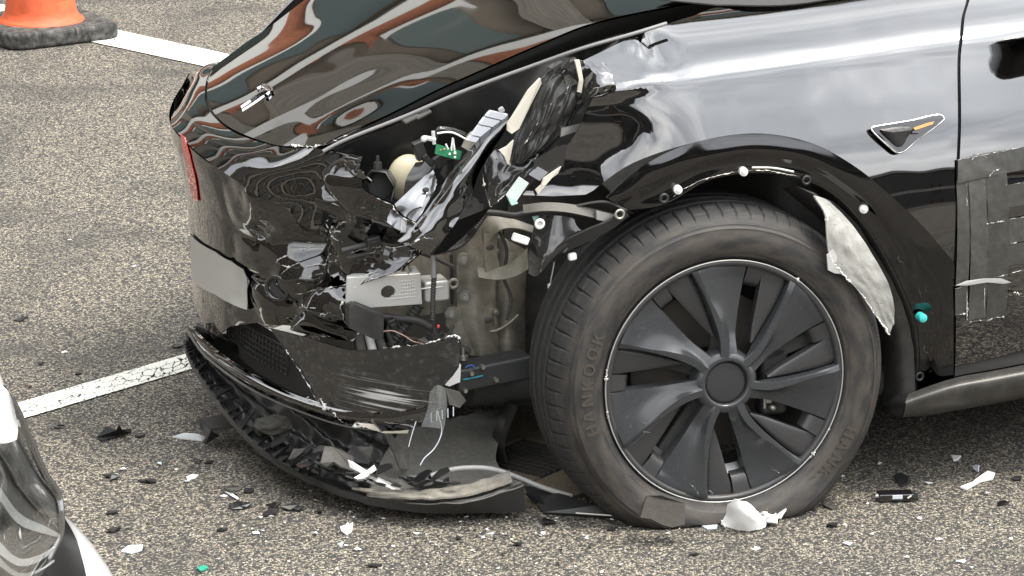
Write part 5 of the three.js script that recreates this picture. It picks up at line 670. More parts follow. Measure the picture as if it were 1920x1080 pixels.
  mesh('cream_filler', scrap([[-0.3274, 0.7628, -0.12], [-0.3343, 0.7476, -0.12], [-0.3481, 0.7397, -0.12], [-0.3618, 0.7273, -0.12], [-0.3779, 0.7084, -0.12], [-0.3825, 0.7177, -0.12], [-0.3711, 0.728, -0.12], [-0.3665, 0.7411, -0.12], [-0.3458, 0.753, -0.12]], 0.005, 0.006), M.cream, shell);
  mesh('fold', scrap([[-0.3838, 0.776, -0.13], [-0.3379, 0.8027, -0.13], [-0.3125, 0.8064, -0.13], [-0.3204, 0.7622, -0.13], [-0.3607, 0.7316, -0.13], [-0.378, 0.7442, -0.13]], 0.004, 0.01, 4), M.gloss, shell);
  mesh('silver_brace', scrap([[-0.3137, 0.8334, -0.16], [-0.2674, 0.839, -0.16], [-0.2743, 0.826, -0.16], [-0.316, 0.8156, -0.16]], 0.006), phys(0.4, 0.4, 0.4, { metalness: 0.7, roughness: 0.3 }), shell);
  // layered torn block with ridges and cream filler edge
  mesh('ridged_block', patch([
    [[-0.3257, 0.951, -0.2], [-0.351, 0.9259, -0.2], [-0.3775, 0.8686, -0.2], [-0.404, 0.8066, -0.2], [-0.4202, 0.765, -0.2]],
    [[-0.313, 0.9518, -0.17], [-0.3394, 0.9189, -0.16], [-0.3646, 0.865, -0.16], [-0.391, 0.8111, -0.16], [-0.4071, 0.7641, -0.17]],
    [[-0.291, 0.9323, -0.16], [-0.3082, 0.891, -0.15], [-0.3311, 0.8503, -0.15], [-0.3633, 0.8079, -0.15], [-0.3967, 0.7656, -0.16]],
    [[-0.2689, 0.912, -0.17], [-0.271, 0.873, -0.17], [-0.2986, 0.8301, -0.17], [-0.3379, 0.7881, -0.17], [-0.3784, 0.7574, -0.18]]], 60, 60, 0.004, (p, s, t) => { const k = Math.sin((t * 7 + 0.5 * Math.sin(s * 5) + 0.9 * noise.noise(s * 3, t * 5, 1)) * 6.283) * (0.4 + Math.abs(noise.noise(s * 6, t * 9, 4)) * 1.6); return [p[0], p[1] + 0.001 * k, p[2] + 0.0028 * k + 0.01 * noise.noise(s * 4, t * 3, 3)]; }), phys(0.02, 0.02, 0.02, { roughness: 0.25 }), shell, 'torn black block with layered ridges');
  mesh('cream_filler', scrap([[-0.4228, 0.8449, -0.185], [-0.4021, 0.8735, -0.185], [-0.3769, 0.9108, -0.185], [-0.3516, 0.9357, -0.185], [-0.3492, 0.9245, -0.185], [-0.3653, 0.8932, -0.185], [-0.3826, 0.8609, -0.185], [-0.3975, 0.8341, -0.185], [-0.4136, 0.824, -0.185], [-0.4228, 0.8314, -0.185]], 0.008, 0.006), M.cream, shell, 'cream filler strip along the tear');
  mesh('cream_filler', scrap([[-0.4373, 0.7888, -0.19], [-0.4212, 0.7966, -0.19], [-0.4074, 0.809, -0.19], [-0.412, 0.7892, -0.19], [-0.4154, 0.7669, -0.19], [-0.4097, 0.7507, -0.19], [-0.4212, 0.7606, -0.19], [-0.4281, 0.7769, -0.19]], 0.007, 0.006), M.cream, shell);
  mesh('cream_filler', scrap([[-0.289, 0.9753, -0.15], [-0.2786, 0.9757, -0.15], [-0.2739, 0.9532, -0.15], [-0.2703, 0.9329, -0.15], [-0.2736, 0.9064, -0.15], [-0.2829, 0.9093, -0.15], [-0.2796, 0.9335, -0.15], [-0.2843, 0.9561, -0.15]], 0.005, 0.004), M.cream, shell);
  mesh('torn_edge', chips([[-0.3926, 0.809, -0.155], [-0.364, 0.8516, -0.155], [-0.3295, 0.8915, -0.155], [-0.3111, 0.8991, -0.155], [-0.2997, 0.9228, -0.155]], 0.0013, 13, 60), M.chip, shell);
  const R = rng(5);
  for (const c of [[-0.3194, 0.961, -0.165], [-0.3033, 0.9677, -0.165], [-0.2871, 0.9621, -0.165], [-0.2824, 0.9418, -0.165], [-0.2939, 0.9314, -0.165], [-0.2752, 0.8989, -0.165], [-0.2844, 0.8862, -0.165], [-0.2681, 0.8738, -0.165], [-0.3009, 0.9431, -0.165]]) { const pts = [], n = 5; for (let i = 0; i < n; i++) { const a = i / n * 6.28 + R(), r = 0.010 + 0.012 * R(); pts.push([c[0] + r * Math.cos(a), c[1] + r * Math.sin(a), c[2] + 0.012 * (R() - 0.3)]); } mesh('torn_flake', scrap(pts, 0.003, 0.004), [M.gloss, M.plastic, M.greyPlastic][Math.floor(R() * 3)], shell); }
  mesh('fender_curl', patch([[[-0.2644, 0.9645, -0.19], [-0.268, 0.9418, -0.16], [-0.2703, 0.9105, -0.14], [-0.2771, 0.8954, -0.14]], [[-0.2437, 0.9693, -0.17], [-0.2487, 0.9489, -0.13], [-0.2539, 0.9223, -0.115], [-0.2635, 0.9031, -0.12]], [[-0.2207, 0.9629, -0.15], [-0.2176, 0.9443, -0.12], [-0.2206, 0.9277, -0.105], [-0.2326, 0.9141, -0.11]], [[-0.209, 0.9399, -0.15], [-0.2082, 0.9259, -0.12], [-0.2118, 0.9194, -0.11], [-0.215, 0.9108, -0.12]]], 24, 24, 0.003, (p, s, t) => [p[0], p[1], p[2] + 0.006 * noise.noise(s * 4, t * 5, 2)]), M.paint, shell);
  // fender bottom brace over the tyre
  const brace = part('fender_brace', car);
  mesh('brace_bar', join([patch([[[-0.4044, 0.6834, -0.13], [-0.3675, 0.6897, -0.11], [-0.3248, 0.6865, -0.1], [-0.2705, 0.6744, -0.09], [-0.2258, 0.6618, -0.085]], [[-0.4055, 0.6679, -0.12], [-0.3709, 0.6745, -0.1], [-0.3283, 0.6712, -0.09], [-0.274, 0.658, -0.08], [-0.2316, 0.6456, -0.075]]], 30, 5, 0.008)]), phys(0.10, 0.095, 0.08, { roughness: 0.25, metalness: 0.3 }), brace);
  mesh('brace_tip', scrap([[-0.2691, 0.6785, -0.068], [-0.2297, 0.6663, -0.068], [-0.2342, 0.6486, -0.068], [-0.269, 0.6594, -0.068]], 0.006), phys(0.5, 0.5, 0.5, { metalness: 0.6, roughness: 0.35 }), brace, 'silver end of the brace bar');
  mesh('black_bracket', patch([[[-0.3698, 0.6603, -0.13], [-0.3836, 0.6321, -0.13], [-0.3928, 0.5876, -0.13], [-0.395, 0.5402, -0.13]], [[-0.3478, 0.6659, -0.1], [-0.3587, 0.6275, -0.095], [-0.3764, 0.5851, -0.09], [-0.3879, 0.5406, -0.1]], [[-0.3109, 0.6585, -0.09], [-0.3131, 0.6274, -0.08], [-0.343, 0.5961, -0.08], [-0.374, 0.5567, -0.09]], [[-0.2898, 0.6295, -0.1], [-0.2585, 0.6204, -0.09], [-0.3012, 0.5898, -0.1], [-0.3487, 0.5641, -0.11]]], 20, 20, 0.004), M.gloss, brace, 'bent black fender bracket');
  mesh('bracket_arm', patch([[[-0.3486, 0.5618, -0.11], [-0.3279, 0.5878, -0.09], [-0.2888, 0.611, -0.07], [-0.2347, 0.6394, -0.06], [-0.2038, 0.6652, -0.05]], [[-0.3591, 0.5834, -0.1], [-0.3361, 0.6124, -0.08], [-0.2926, 0.6397, -0.06], [-0.2482, 0.6564, -0.055], [-0.2132, 0.6761, -0.05]]], 24, 6, 0.006), M.plastic, brace);
  mesh('white_connector', rbox([[-0.4146, 0.6169, -0.12]][0], [0.036, 0.016, 0.014], [0, 0, -0.38]), M.white, brace);
  mesh('white_connector', rbox([[-0.3128, 0.5786, -0.09]][0], [0.018, 0.016, 0.014], [0, 0, 0.1], 0.005), M.white, brace);
  mesh('bolt', join([new THREE.TorusGeometry(0.008, 0.0035, 8, 20).translate(...[-0.3852, 0.6546, -0.085]), ball([-0.3835, 0.6521, -0.09], 0.006, 1, 1, 0.6)]), M.chip, brace);
  mesh('bolt', join([new THREE.TorusGeometry(0.009, 0.003, 8, 20).translate(...[-0.2247, 0.6703, -0.05]), between([-0.221, 0.6675, -0.06], [-0.2117, 0.669, -0.06], 0.006)]), M.bolt, brace);
  mesh('mint_tab', scrap([[-0.3825, 0.6567, -0.14], [-0.3687, 0.6578, -0.14], [-0.364, 0.6439, -0.14], [-0.3779, 0.645, -0.14]], 0.004), std(0.40, 0.62, 0.58), brace);
  mesh('arch_front_return', patch([[[-0.3952, 0.6849, -0.13], [-0.3248, 0.6842, -0.1], [-0.2525, 0.6993, -0.06], [-0.2097, 0.6803, -0.05]], [[-0.3598, 0.6562, -0.2], [-0.2779, 0.6404, -0.2], [-0.1955, 0.6383, -0.2], [-0.1362, 0.6289, -0.2]]], 20, 5, 0.004), M.matte, brace);
}

// ---------------------------------------------------------------- flat front wheel
const font = await new FontLoader().loadAsync('fonts/droid/droid_sans_bold.typeface.json');
{
  const wheel = part('front_wheel', car);
  wheel.position.set(0, 0.30, -0.02); wheel.scale.set(1.035, 1.035, 1.035); wheel.rotation.set(-0.035, -0.055, 0);
  const gr = (z, d = 0.007) => [[0.356, z + 0.0045], [0.356 - d, z + 0.0035], [0.356 - d, z - 0.0035], [0.356, z - 0.0045]];
  const prof = [[0.247, -0.018], [0.253, -0.004], [0.2585, 0.0015], [0.2600, 0.0040], [0.2615, 0.0032], [0.2665, 0.0065], [0.268, 0.0082], [0.2695, 0.0075], [0.276, 0.011], [0.290, 0.0135], [0.304, 0.0125], [0.3155, 0.0082], [0.317, 0.0098], [0.3185, 0.0068], [0.3235, 0.0030], [0.325, 0.0042], [0.3265, 0.0002], [0.3305, -0.004], [0.337, -0.012], [0.343, -0.022], [0.348, -0.034], [0.352, -0.046], [0.354, -0.058], ...gr(-0.072), [0.3565, -0.085], [0.357, -0.098], ...gr(-0.108), [0.357, -0.122], ...gr(-0.146), [0.357, -0.16], ...gr(-0.182), [0.354, -0.195], [0.350, -0.21], [0.343, -0.225], [0.332, -0.236], [0.315, -0.246], [0.29, -0.25], [0.262, -0.244], [0.247, -0.232]];
  const NT = 1080, pos = [], uv = [], idx = [], K = prof.length; let len = 0; const S = prof.map((p, i) => i ? len += Math.hypot(p[0] - prof[i - 1][0], p[1] - prof[i - 1][1]) : 0);
  for (let i = 0; i <= NT; i++) {
    const a = i / NT * 6.283185, ph = i % 15;
    for (let k = 0; k < K; k++) {
      let [r, z] = prof[k];
      if (z < -0.016 && z > -0.060 && ph < 1 + (z < -0.04)) r -= 0.0055;
      if (z < -0.084 && z > -0.1 && i % 30 < 2) r -= 0.0015;
       
      let x = r * Math.cos(a), y = r * Math.sin(a);
      const low = smooth(-0.20, -0.285, y); z += (z > -0.11 ? 0.018 : -0.012) * low * (r < 0.345 ? 1 : 0.4);
      if (y < -0.286) { x *= 1 + 0.10 * (-0.286 - y) / 0.06; y = -0.2865 - 0.001 * Math.sin(a * 9); }
      pos.push(x, y, z); uv.push(i / NT, S[k] / len);
    }
  }
  for (let i = 0; i < NT; i++) for (let k = 0; k < K - 1; k++) { const a = i * K + k, b = a + K; idx.push(a, b, a + 1, b, b + 1, a + 1); }
  const tt = tex(1024, 512, (i, j) => {
    const a = i / 1024 * 6.28318, s = j / 512, c = Math.cos(a), q = Math.sin(a);
    const side = 1 - smooth(0.215, 0.27, s), mud = fbm(c * 5, q * 5, s * 26, 4), fine = fbm(c * 60, q * 60, s * 120, 2);
    const band = clamp(0.5 + 2.2 * mud) * side * (s > 0.05 ? 1 : 0.5), v = 0.021 + 0.010 * fine + 0.008 * mud, tr = (1 - side) * (0.006 + 0.07 * Math.max(0, fbm(c * 9, q * 9, s * 60, 4) - 0.05));
    return [toS(v + tr + 0.026 * band), toS(v + tr + 0.019 * band), toS(v + tr + 0.012 * band)];
  });
  const tyre = mesh('tyre', geo(pos, uv, idx.reverse()), new THREE.MeshStandardMaterial({ map: tt, roughness: 0.62 }), wheel, 'deflated muddy tyre with worn tread');
  // raised maker's name on the sidewall, twice
  const tm = std(0.046, 0.039, 0.031, { roughness: 0.6 });
  for (const start of [198, -22]) {
    const letters = []; let ang = start;
    for (const ch of 'HANKOOK') {
      const g = new TextGeometry(ch, { font, size: 0.024, depth: 0.0014, curveSegments: 4, bevelEnabled: false }); g.computeBoundingBox(); const w = g.boundingBox.max.x;
      g.translate(-w / 2, 0, 0); g.scale(1.15, 1, 1); const da = (w * 1.15 + 0.006) / 0.289 * 57.3; ang -= da / 2;
      g.translate(0, 0.280, 0.0128); g.rotateZ((ang - 90) / 57.2958); ang -= da / 2; letters.push(g);
    }
    mesh('tyre_lettering', join(letters), tm, wheel, 'raised brand lettering on the sidewall');
  }
  { // size marks near the bead
    const letters = []; let ang = 236;
    for (const ch of '255/45R19 104W') { if (ch === ' ') { ang -= 3; continue; } const g = new TextGeometry(ch, { font, size: 0.009, depth: 0.0008, curveSegments: 3, bevelEnabled: false }); g.computeBoundingBox(); g.translate(-g.boundingBox.max.x / 2, 0, 0); ang -= 1.1; g.translate(0, 0.264, 0.0055); g.rotateZ((ang - 90) / 57.2958); ang -= 1.0; letters.push(g); }
    mesh('tyre_lettering', join(letters), tm, wheel, 'small raised size marks');
  }
  const lathe = (p, n = 120) => new THREE.LatheGeometry(p.map(q => new THREE.Vector2(...q)), n).rotateX(Math.PI / 2);
  const cover = phys(0.040, 0.0425, 0.046, { roughness: 0.36, metalness: 0.15, roughnessMap: scuffRough }), dark = phys(0.032, 0.032, 0.033, { roughness: 0.38 });
  mesh('rim_barrel', lathe([[0.243, 0.0], [0.236, -0.02], [0.225, -0.05], [0.222, -0.20]]), M.matte, wheel);
  mesh('rim_lip', lathe([[0.2375, -0.006], [0.240, 0.0015], [0.246, 0.003], [0.2505, 0.001], [0.2515, -0.012]], 160), dark, wheel);
  mesh('scuffed_rim_edge', new THREE.TorusGeometry(0.2508, 0.0016, 8, 200).translate(0, 0, 0.0022), std(0.42, 0.42, 0.41, { roughness: 0.4, metalness: 0.6 }), wheel, 'bright scuffed edge of the rim');
  mesh('brake_disc', lathe([[0.05, -0.10], [0.165, -0.10], [0.165, -0.125], [0.05, -0.125]]), std(0.10, 0.09, 0.08, { roughness: 0.5, metalness: 0.5 }), wheel);
  mesh('brake_caliper', rbox([0.125, -0.02, -0.075], [0.06, 0.15, 0.05], [0, 0, 0], 0.012), std(0.05, 0.05, 0.05, { roughness: 0.5, metalness: 0.4 }), wheel);
  mesh('caliper_fitting', join([rbox([0.108, -0.055, -0.045], [0.014, 0.02, 0.012]), between([0.10, -0.045, -0.045], [0.10, -0.075, -0.045], 0.004), ball([0.118, -0.075, -0.045], 0.009)]), M.bolt, wheel);
  for (let k = 0; k < 5; k++) mesh('wheel_spoke', rbox([0.13, 0, -0.06], [0.2, 0.03, 0.02], [0, 0, 0], 0.006).rotateZ(k * 1.2566 + 0.3), M.matte, wheel);
  const R = 0.2425, D = Math.PI / 180;
  const at = (r, deg, z) => [r * Math.cos(deg * D), r * Math.sin(deg * D), z];
  for (let k = 0; k < 7; k++) {
    const c = 92.5 + k * 360 / 7;
    const rr = [0.052, 0.075, 0.10, 0.14, 0.18, 0.215, 0.234, R];
    const top = spline([0.05, 0.012, 0.075, 0.0105, 0.10, 0.008, 0.14, 0.0055, 0.20, 0.004, 0.235, 0.004, 0.243, 0.0025]);
    const half = spline([0.05, 22, 0.075, 15, 0.10, 12.6, 0.14, 12.6, 0.19, 13.8, 0.243, 15]), mid = spline([0.05, -9, 0.08, -7, 0.12, -4, 0.243, 0]);
    const row = (t, dz) => rr.map(r => at(r, c + mid(r) + half(r) * (1 - 2 * t), top(r) + dz * smooth(0.05, 0.10, r) * (1 - 0.55 * smooth(0.20, 0.243, r))));
    const ridge = r => 0.10 + 0.30 * smooth(0.19, 0.07, r);
    const rowR = (dz) => rr.map(r => at(r, c + mid(r) + half(r) * (1 - 2 * ridge(r)), top(r) + 0.002 + dz * smooth(0.05, 0.10, r)));
    mesh('blade', join([patch([row(0.012, 0.0), row(0.04, 0.0035)], 40, 2, 0), patch([row(0.04, 0.0035), rowR(0.0028)], 40, 3, 0), patch([rowR(0.0028), row(0.55, -0.008), row(0.95, -0.016)], 40, 12, 0), patch([row(0, -0.026), row(0.012, 0.0)], 24, 2, 0), patch([row(0.95, -0.016), row(1, -0.034)], 24, 2, 0)]), cover, wheel);
    // dark secondary spoke beside the blade
    const q = [0.095, 0.12, 0.15, 0.19, 0.225, R - 0.002], s0 = spline([0.095, 13.5, 0.12, 13.8, 0.243, 15.2]), s1 = spline([0.095, 16.5, 0.11, 20.5, 0.14, 24.5, 0.19, 27.5, 0.243, 29]), m2 = spline([0.095, -5, 0.12, -4, 0.243, 0]);
    const sp = (f, z) => q.map(r => at(r, c + m2(r) + (f < 0 ? s0(r) : lerp(s0(r), s1(r), f)), z - 0.004 * smooth(0.2, 0.1, r)));
    mesh('dark_spoke', join([patch([sp(-1, -0.012), sp(0.15, -0.008), sp(0.85, -0.010), sp(1, -0.012)], 24, 8, 0), patch([sp(1, -0.012), sp(1, -0.032)], 16, 2, 0)]), dark, wheel);
    // pocket closing the outer end of the opening
    const e0 = c + 28.3, e1 = c + 360 / 7 - 14.6, pk = (r, z) => [0, 0.5, 1].map(f => at(r, lerp(e0, e1, f), z));
    mesh('pocket', patch([pk(R - 0.001, -0.004), pk(0.206, -0.013), pk(0.197, -0.030)], 8, 8, 0.003), dark, wheel);
    if (k === 2 || k === 3) mesh('bright_rim_flat', patch([pk(0.204, -0.036), pk(0.188, -0.05)], 6, 3, 0.002), phys(0.3, 0.3, 0.3, { metalness: 0.8, roughness: 0.3 }), wheel);
  }
  for (const [a, b, s] of [[[-0.075, -0.205, 0.0075], [-0.058, -0.228, 0.0075], 3], [[-0.155, -0.075, 0.007], [-0.175, -0.068, 0.007], 4], [[-0.16, -0.09, 0.007], [-0.188, -0.085, 0.007], 5], [[-0.035, -0.222, 0.0075], [-0.028, -0.230, 0.0075], 6], [[0.10, -0.19, 0.006], [0.115, -0.2, 0.006], 7]]) mesh('scratch', chips([a, a.map((v, i) => lerp(v, b[i], 0.5) + (i === 0 ? 0.002 : 0)), b], 0.0006, s, 40), M.chip, wheel);
  for (const [d, w] of [[172, 5], [191, 4], [318, 4], [330, 6], [52, 5], [262, 12]]) { const q = []; for (let i = 0; i <= 6; i++) { const t = (d + (i / 6 - 0.5) * w) * Math.PI / 180; q.push([0.2515 * Math.cos(t), 0.2515 * Math.sin(t), 0.003]); } mesh('rim_scuff', chips(q, 0.0028, d, 30), M.chip, wheel); }
  mesh('hub', lathe([[0.0435, 0.004], [0.0445, 0.0115], [0.049, 0.0135], [0.054, 0.0125], [0.060, 0.0095], [0.066, 0.003], [0.069, -0.02]]), cover, wheel);
  mesh('centre_cap', lathe([[0, 0.0075], [0.037, 0.0072], [0.0425, 0.0055], [0.0432, 0.0]]), std(0.018, 0.018, 0.019, { roughness: 0.6 }), wheel, 'matte black round centre cap');
}

// ---------------------------------------------------------------- the rest of the black car, mostly out of the frame
{
  mesh('underbody', rbox([1.75, 0.215, -0.96], [2.9, 0.06, 1.62], [0, 0, 0], 0.02), M.matte, car);
  mesh('front_subframe', rbox([-0.08, 0.24, -1.10], [0.76, 0.08, 1.0], [0, 0, 0], 0.02), M.matte, car);
  mesh('floor_tunnel', rbox([1.3, 0.60, -0.96], [2.2, 0.70, 1.50], [0, 0, 0], 0.05), M.matte, car);
  mesh('motor_block', rbox([-0.12, 0.52, -1.05], [0.72, 0.56, 0.80], [0, 0, 0], 0.05), std(0.22, 0.22, 0.21, { roughness: 0.6, map: grimeTex }), car);
  mesh('rear_door', panel(SIDE, [[1.155, 0.27, 0], [2.02, 0.27, 0], [2.30, 0.72, 0], [2.34, 0.97, 0], [1.16, 0.96, 0]], 0.04, 0.004), M.paint, car);
  const arch = []; for (let a = 0; a <= 180; a += 9) arch.push([2.89 + 0.41 * Math.cos(a * Math.PI / 180), 0.35 + 0.41 * Math.sin(a * Math.PI / 180), 0]);
  mesh('rear_quarter', panel(SIDE, [[2.045, 0.27, 0], ...arch.reverse().map(p => p), [3.62, 0.35, 0], [3.66, 0.62, 0], [3.58, 0.98, 0], [2.355, 0.97, 0], [2.315, 0.72, 0]], 0.04, 0.004), M.paint, car);
  const glass = phys(0.02, 0.022, 0.024, { roughness: 0.04, clearcoat: 1 });
  mesh('side_glass', patch([[[0.88, 0.985, -0.145], [1.6, 0.985, -0.15], [2.4, 0.99, -0.16], [3.1, 1.02, -0.22]], [[1.12, 1.30, -0.26], [1.6, 1.32, -0.25], [2.4, 1.30, -0.26], [2.9, 1.24, -0.32]], [[1.45, 1.53, -0.38], [1.8, 1.56, -0.38], [2.4, 1.52, -0.39], [2.7, 1.42, -0.42]]], 30, 10, 0.004), glass, car);
  mesh('roof', patch([[[1.45, 1.535, -0.38], [1.8, 1.565, -0.38], [2.4, 1.525, -0.39], [2.7, 1.43, -0.42]], [[1.38, 1.60, -0.96], [1.8, 1.64, -0.96], [2.4, 1.60, -0.96], [2.8, 1.50, -0.96]], [[1.45, 1.535, -1.54], [1.8, 1.565, -1.54], [2.4, 1.525, -1.53], [2.7, 1.43, -1.50]]], 20, 14, 0.004), glass, car);
  mesh('windscreen', patch([[[0.62, 1.09, -0.36], [0.56, 1.10, -0.96], [0.62, 1.09, -1.56]], [[1.02, 1.34, -0.34], [0.98, 1.38, -0.96], [1.02, 1.34, -1.58]], [[1.44, 1.54, -0.385], [1.37, 1.60, -0.96], [1.44, 1.54, -1.535]]], 16, 14, 0.004), glass, car);
  mesh('tailgate', patch([[[2.7, 1.43, -0.42], [2.82, 1.50, -0.96], [2.7, 1.43, -1.50]], [[3.3, 1.08, -0.28], [3.42, 1.12, -0.96], [3.3, 1.08, -1.64]], [[3.62, 0.95, -0.25], [3.72, 0.97, -0.96], [3.62, 0.95, -1.67]], [[3.66, 0.4, -0.12], [3.82, 0.4, -0.96], [3.66, 0.4, -1.80]]], 20, 16, 0.004), M.paint, car);
  mesh('far_side', patch([[[-0.62, 0.70, -1.68], [-0.3, 0.90, -1.78], [0.6, 0.96, -1.79], [2.0, 0.97, -1.78], [3.6, 0.97, -1.70]], [[-0.66, 0.45, -1.70], [-0.3, 0.62, -1.90], [0.6, 0.60, -1.92], [2.0, 0.6, -1.92], [3.66, 0.6, -1.80]], [[-0.64, 0.27, -1.66], [-0.3, 0.42, -1.88], [0.6, 0.24, -1.88], [2.0, 0.24, -1.88], [3.6, 0.30, -1.78]]], 40, 12, 0.004), M.paint, car);
  mesh('far_glass', patch([[[0.66, 1.0, -1.76], [1.6, 0.985, -1.77], [2.4, 0.99, -1.76], [3.1, 1.02, -1.70]], [[1.45, 1.53, -1.54], [1.8, 1.56, -1.54], [2.4, 1.52, -1.53], [2.7, 1.42, -1.50]]], 20, 6, 0.004), glass, car);
  const tyreGeo = new THREE.LatheGeometry([[0.24, -0.11], [0.30, -0.125], [0.345, -0.10], [0.352, -0.05], [0.352, 0.05], [0.345, 0.10], [0.30, 0.125], [0.24, 0.11]].map(p => new THREE.Vector2(...p)), 60).rotateX(Math.PI / 2), discGeo = new THREE.LatheGeometry([[0, 0.08], [0.08, 0.09], [0.235, 0.10], [0.245, 0.09], [0.245, -0.1]].map(p => new THREE.Vector2(...p)), 40).rotateX(Math.PI / 2);
  for (const [x, z, s] of [[2.89, -0.15, 1], [2.89, -1.77, -1], [0, -1.77, -1]]) { const w = part('road_wheel', car); w.position.set(x, 0.352, z); if (s < 0) w.rotation.y = Math.PI; mesh('tyre', tyreGeo, M.rubber, w); mesh('wheel_disc', discGeo, M.plastic, w); }
}

// ---------------------------------------------------------------- traffic cone
{
  const [c] = [[-0.3566, 0, -5.4861]];
  const cone = thing('traffic_cone', 'orange traffic cone with a worn grey rubber base on the white line', 'traffic cone'); cone.position.set(c[0], 0, c[2]); cone.rotation.y = 0.25;
  const sh = new THREE.Shape(); const w = 0.20, r = 0.06; sh.moveTo(-w + r, -w); sh.lineTo(w - r, -w); sh.quadraticCurveTo(w, -w, w, -w + r); sh.lineTo(w, w - r); sh.quadraticCurveTo(w, w, w - r, w); sh.lineTo(-w + r, w); sh.quadraticCurveTo(-w, w, -w, w - r); sh.lineTo(-w, -w + r); sh.quadraticCurveTo(-w, -w, -w + r, -w);
  const b = new THREE.ExtrudeGeometry(sh, { depth: 0.03, bevelEnabled: true, bevelSize: 0.012, bevelThickness: 0.012, bevelSegments: 3 }).rotateX(-Math.PI / 2).translate(0, 0.014, 0);
  const p = b.attributes.position; for (let i = 0; i < p.count; i++) p.setY(i, Math.max(0.001, p.getY(i) * (1 + 0.12 * noise.noise(p.getX(i) * 7, p.getZ(i) * 7, 2)))); b.computeVertexNormals();
  const uvb = b.attributes.uv; for (let i = 0; i < uvb.count; i++) uvb.setXY(i, p.getX(i) + 0.3, p.getZ(i) + p.getY(i));
  mesh('cone_base', b, std(0.17, 0.17, 0.165, { roughness: 0.9, map: tex(256, 256, (i, j) => { const q = fbm(i / 22, j / 22, 3, 4), s = fbm(i / 5, j / 9, 8, 2), v = clamp(0.6 + 0.7 * q + 0.35 * s); return [v, v, v * 0.98]; }, true, [3, 3]) }), cone, 'worn grey rubber cone base');
  const L = pts => new THREE.LatheGeometry(pts.map(q => new THREE.Vector2(...q)), 64);
  const om = std(0.74, 0.13, 0.045, { roughness: 0.55, map: tex(256, 256, (i, j) => { const v = clamp(0.92 + 0.25 * fbm(i / 30, j / 18, 3, 4)); const s = Math.abs(noise.noise(i * 0.02, j * 0.15, 7)) < 0.015 ? 0.75 : 1; return [v, v * s, v * s]; }, true, [2, 1]) });
  mesh('cone_body', L([[0.150, 0.044], [0.150, 0.056], [0.142, 0.064], [0.128, 0.075], [0.122, 0.10], [0.100, 0.26], [0.0965, 0.285]]), om, cone);
  mesh('reflective_band', L([[0.0968, 0.285], [0.0785, 0.42]]), std(0.75, 0.75, 0.73, { roughness: 0.35 }), cone);
  mesh('cone_top', L([[0.0783, 0.42], [0.035, 0.74], [0.03, 0.76], [0, 0.762]]), om, cone);
}

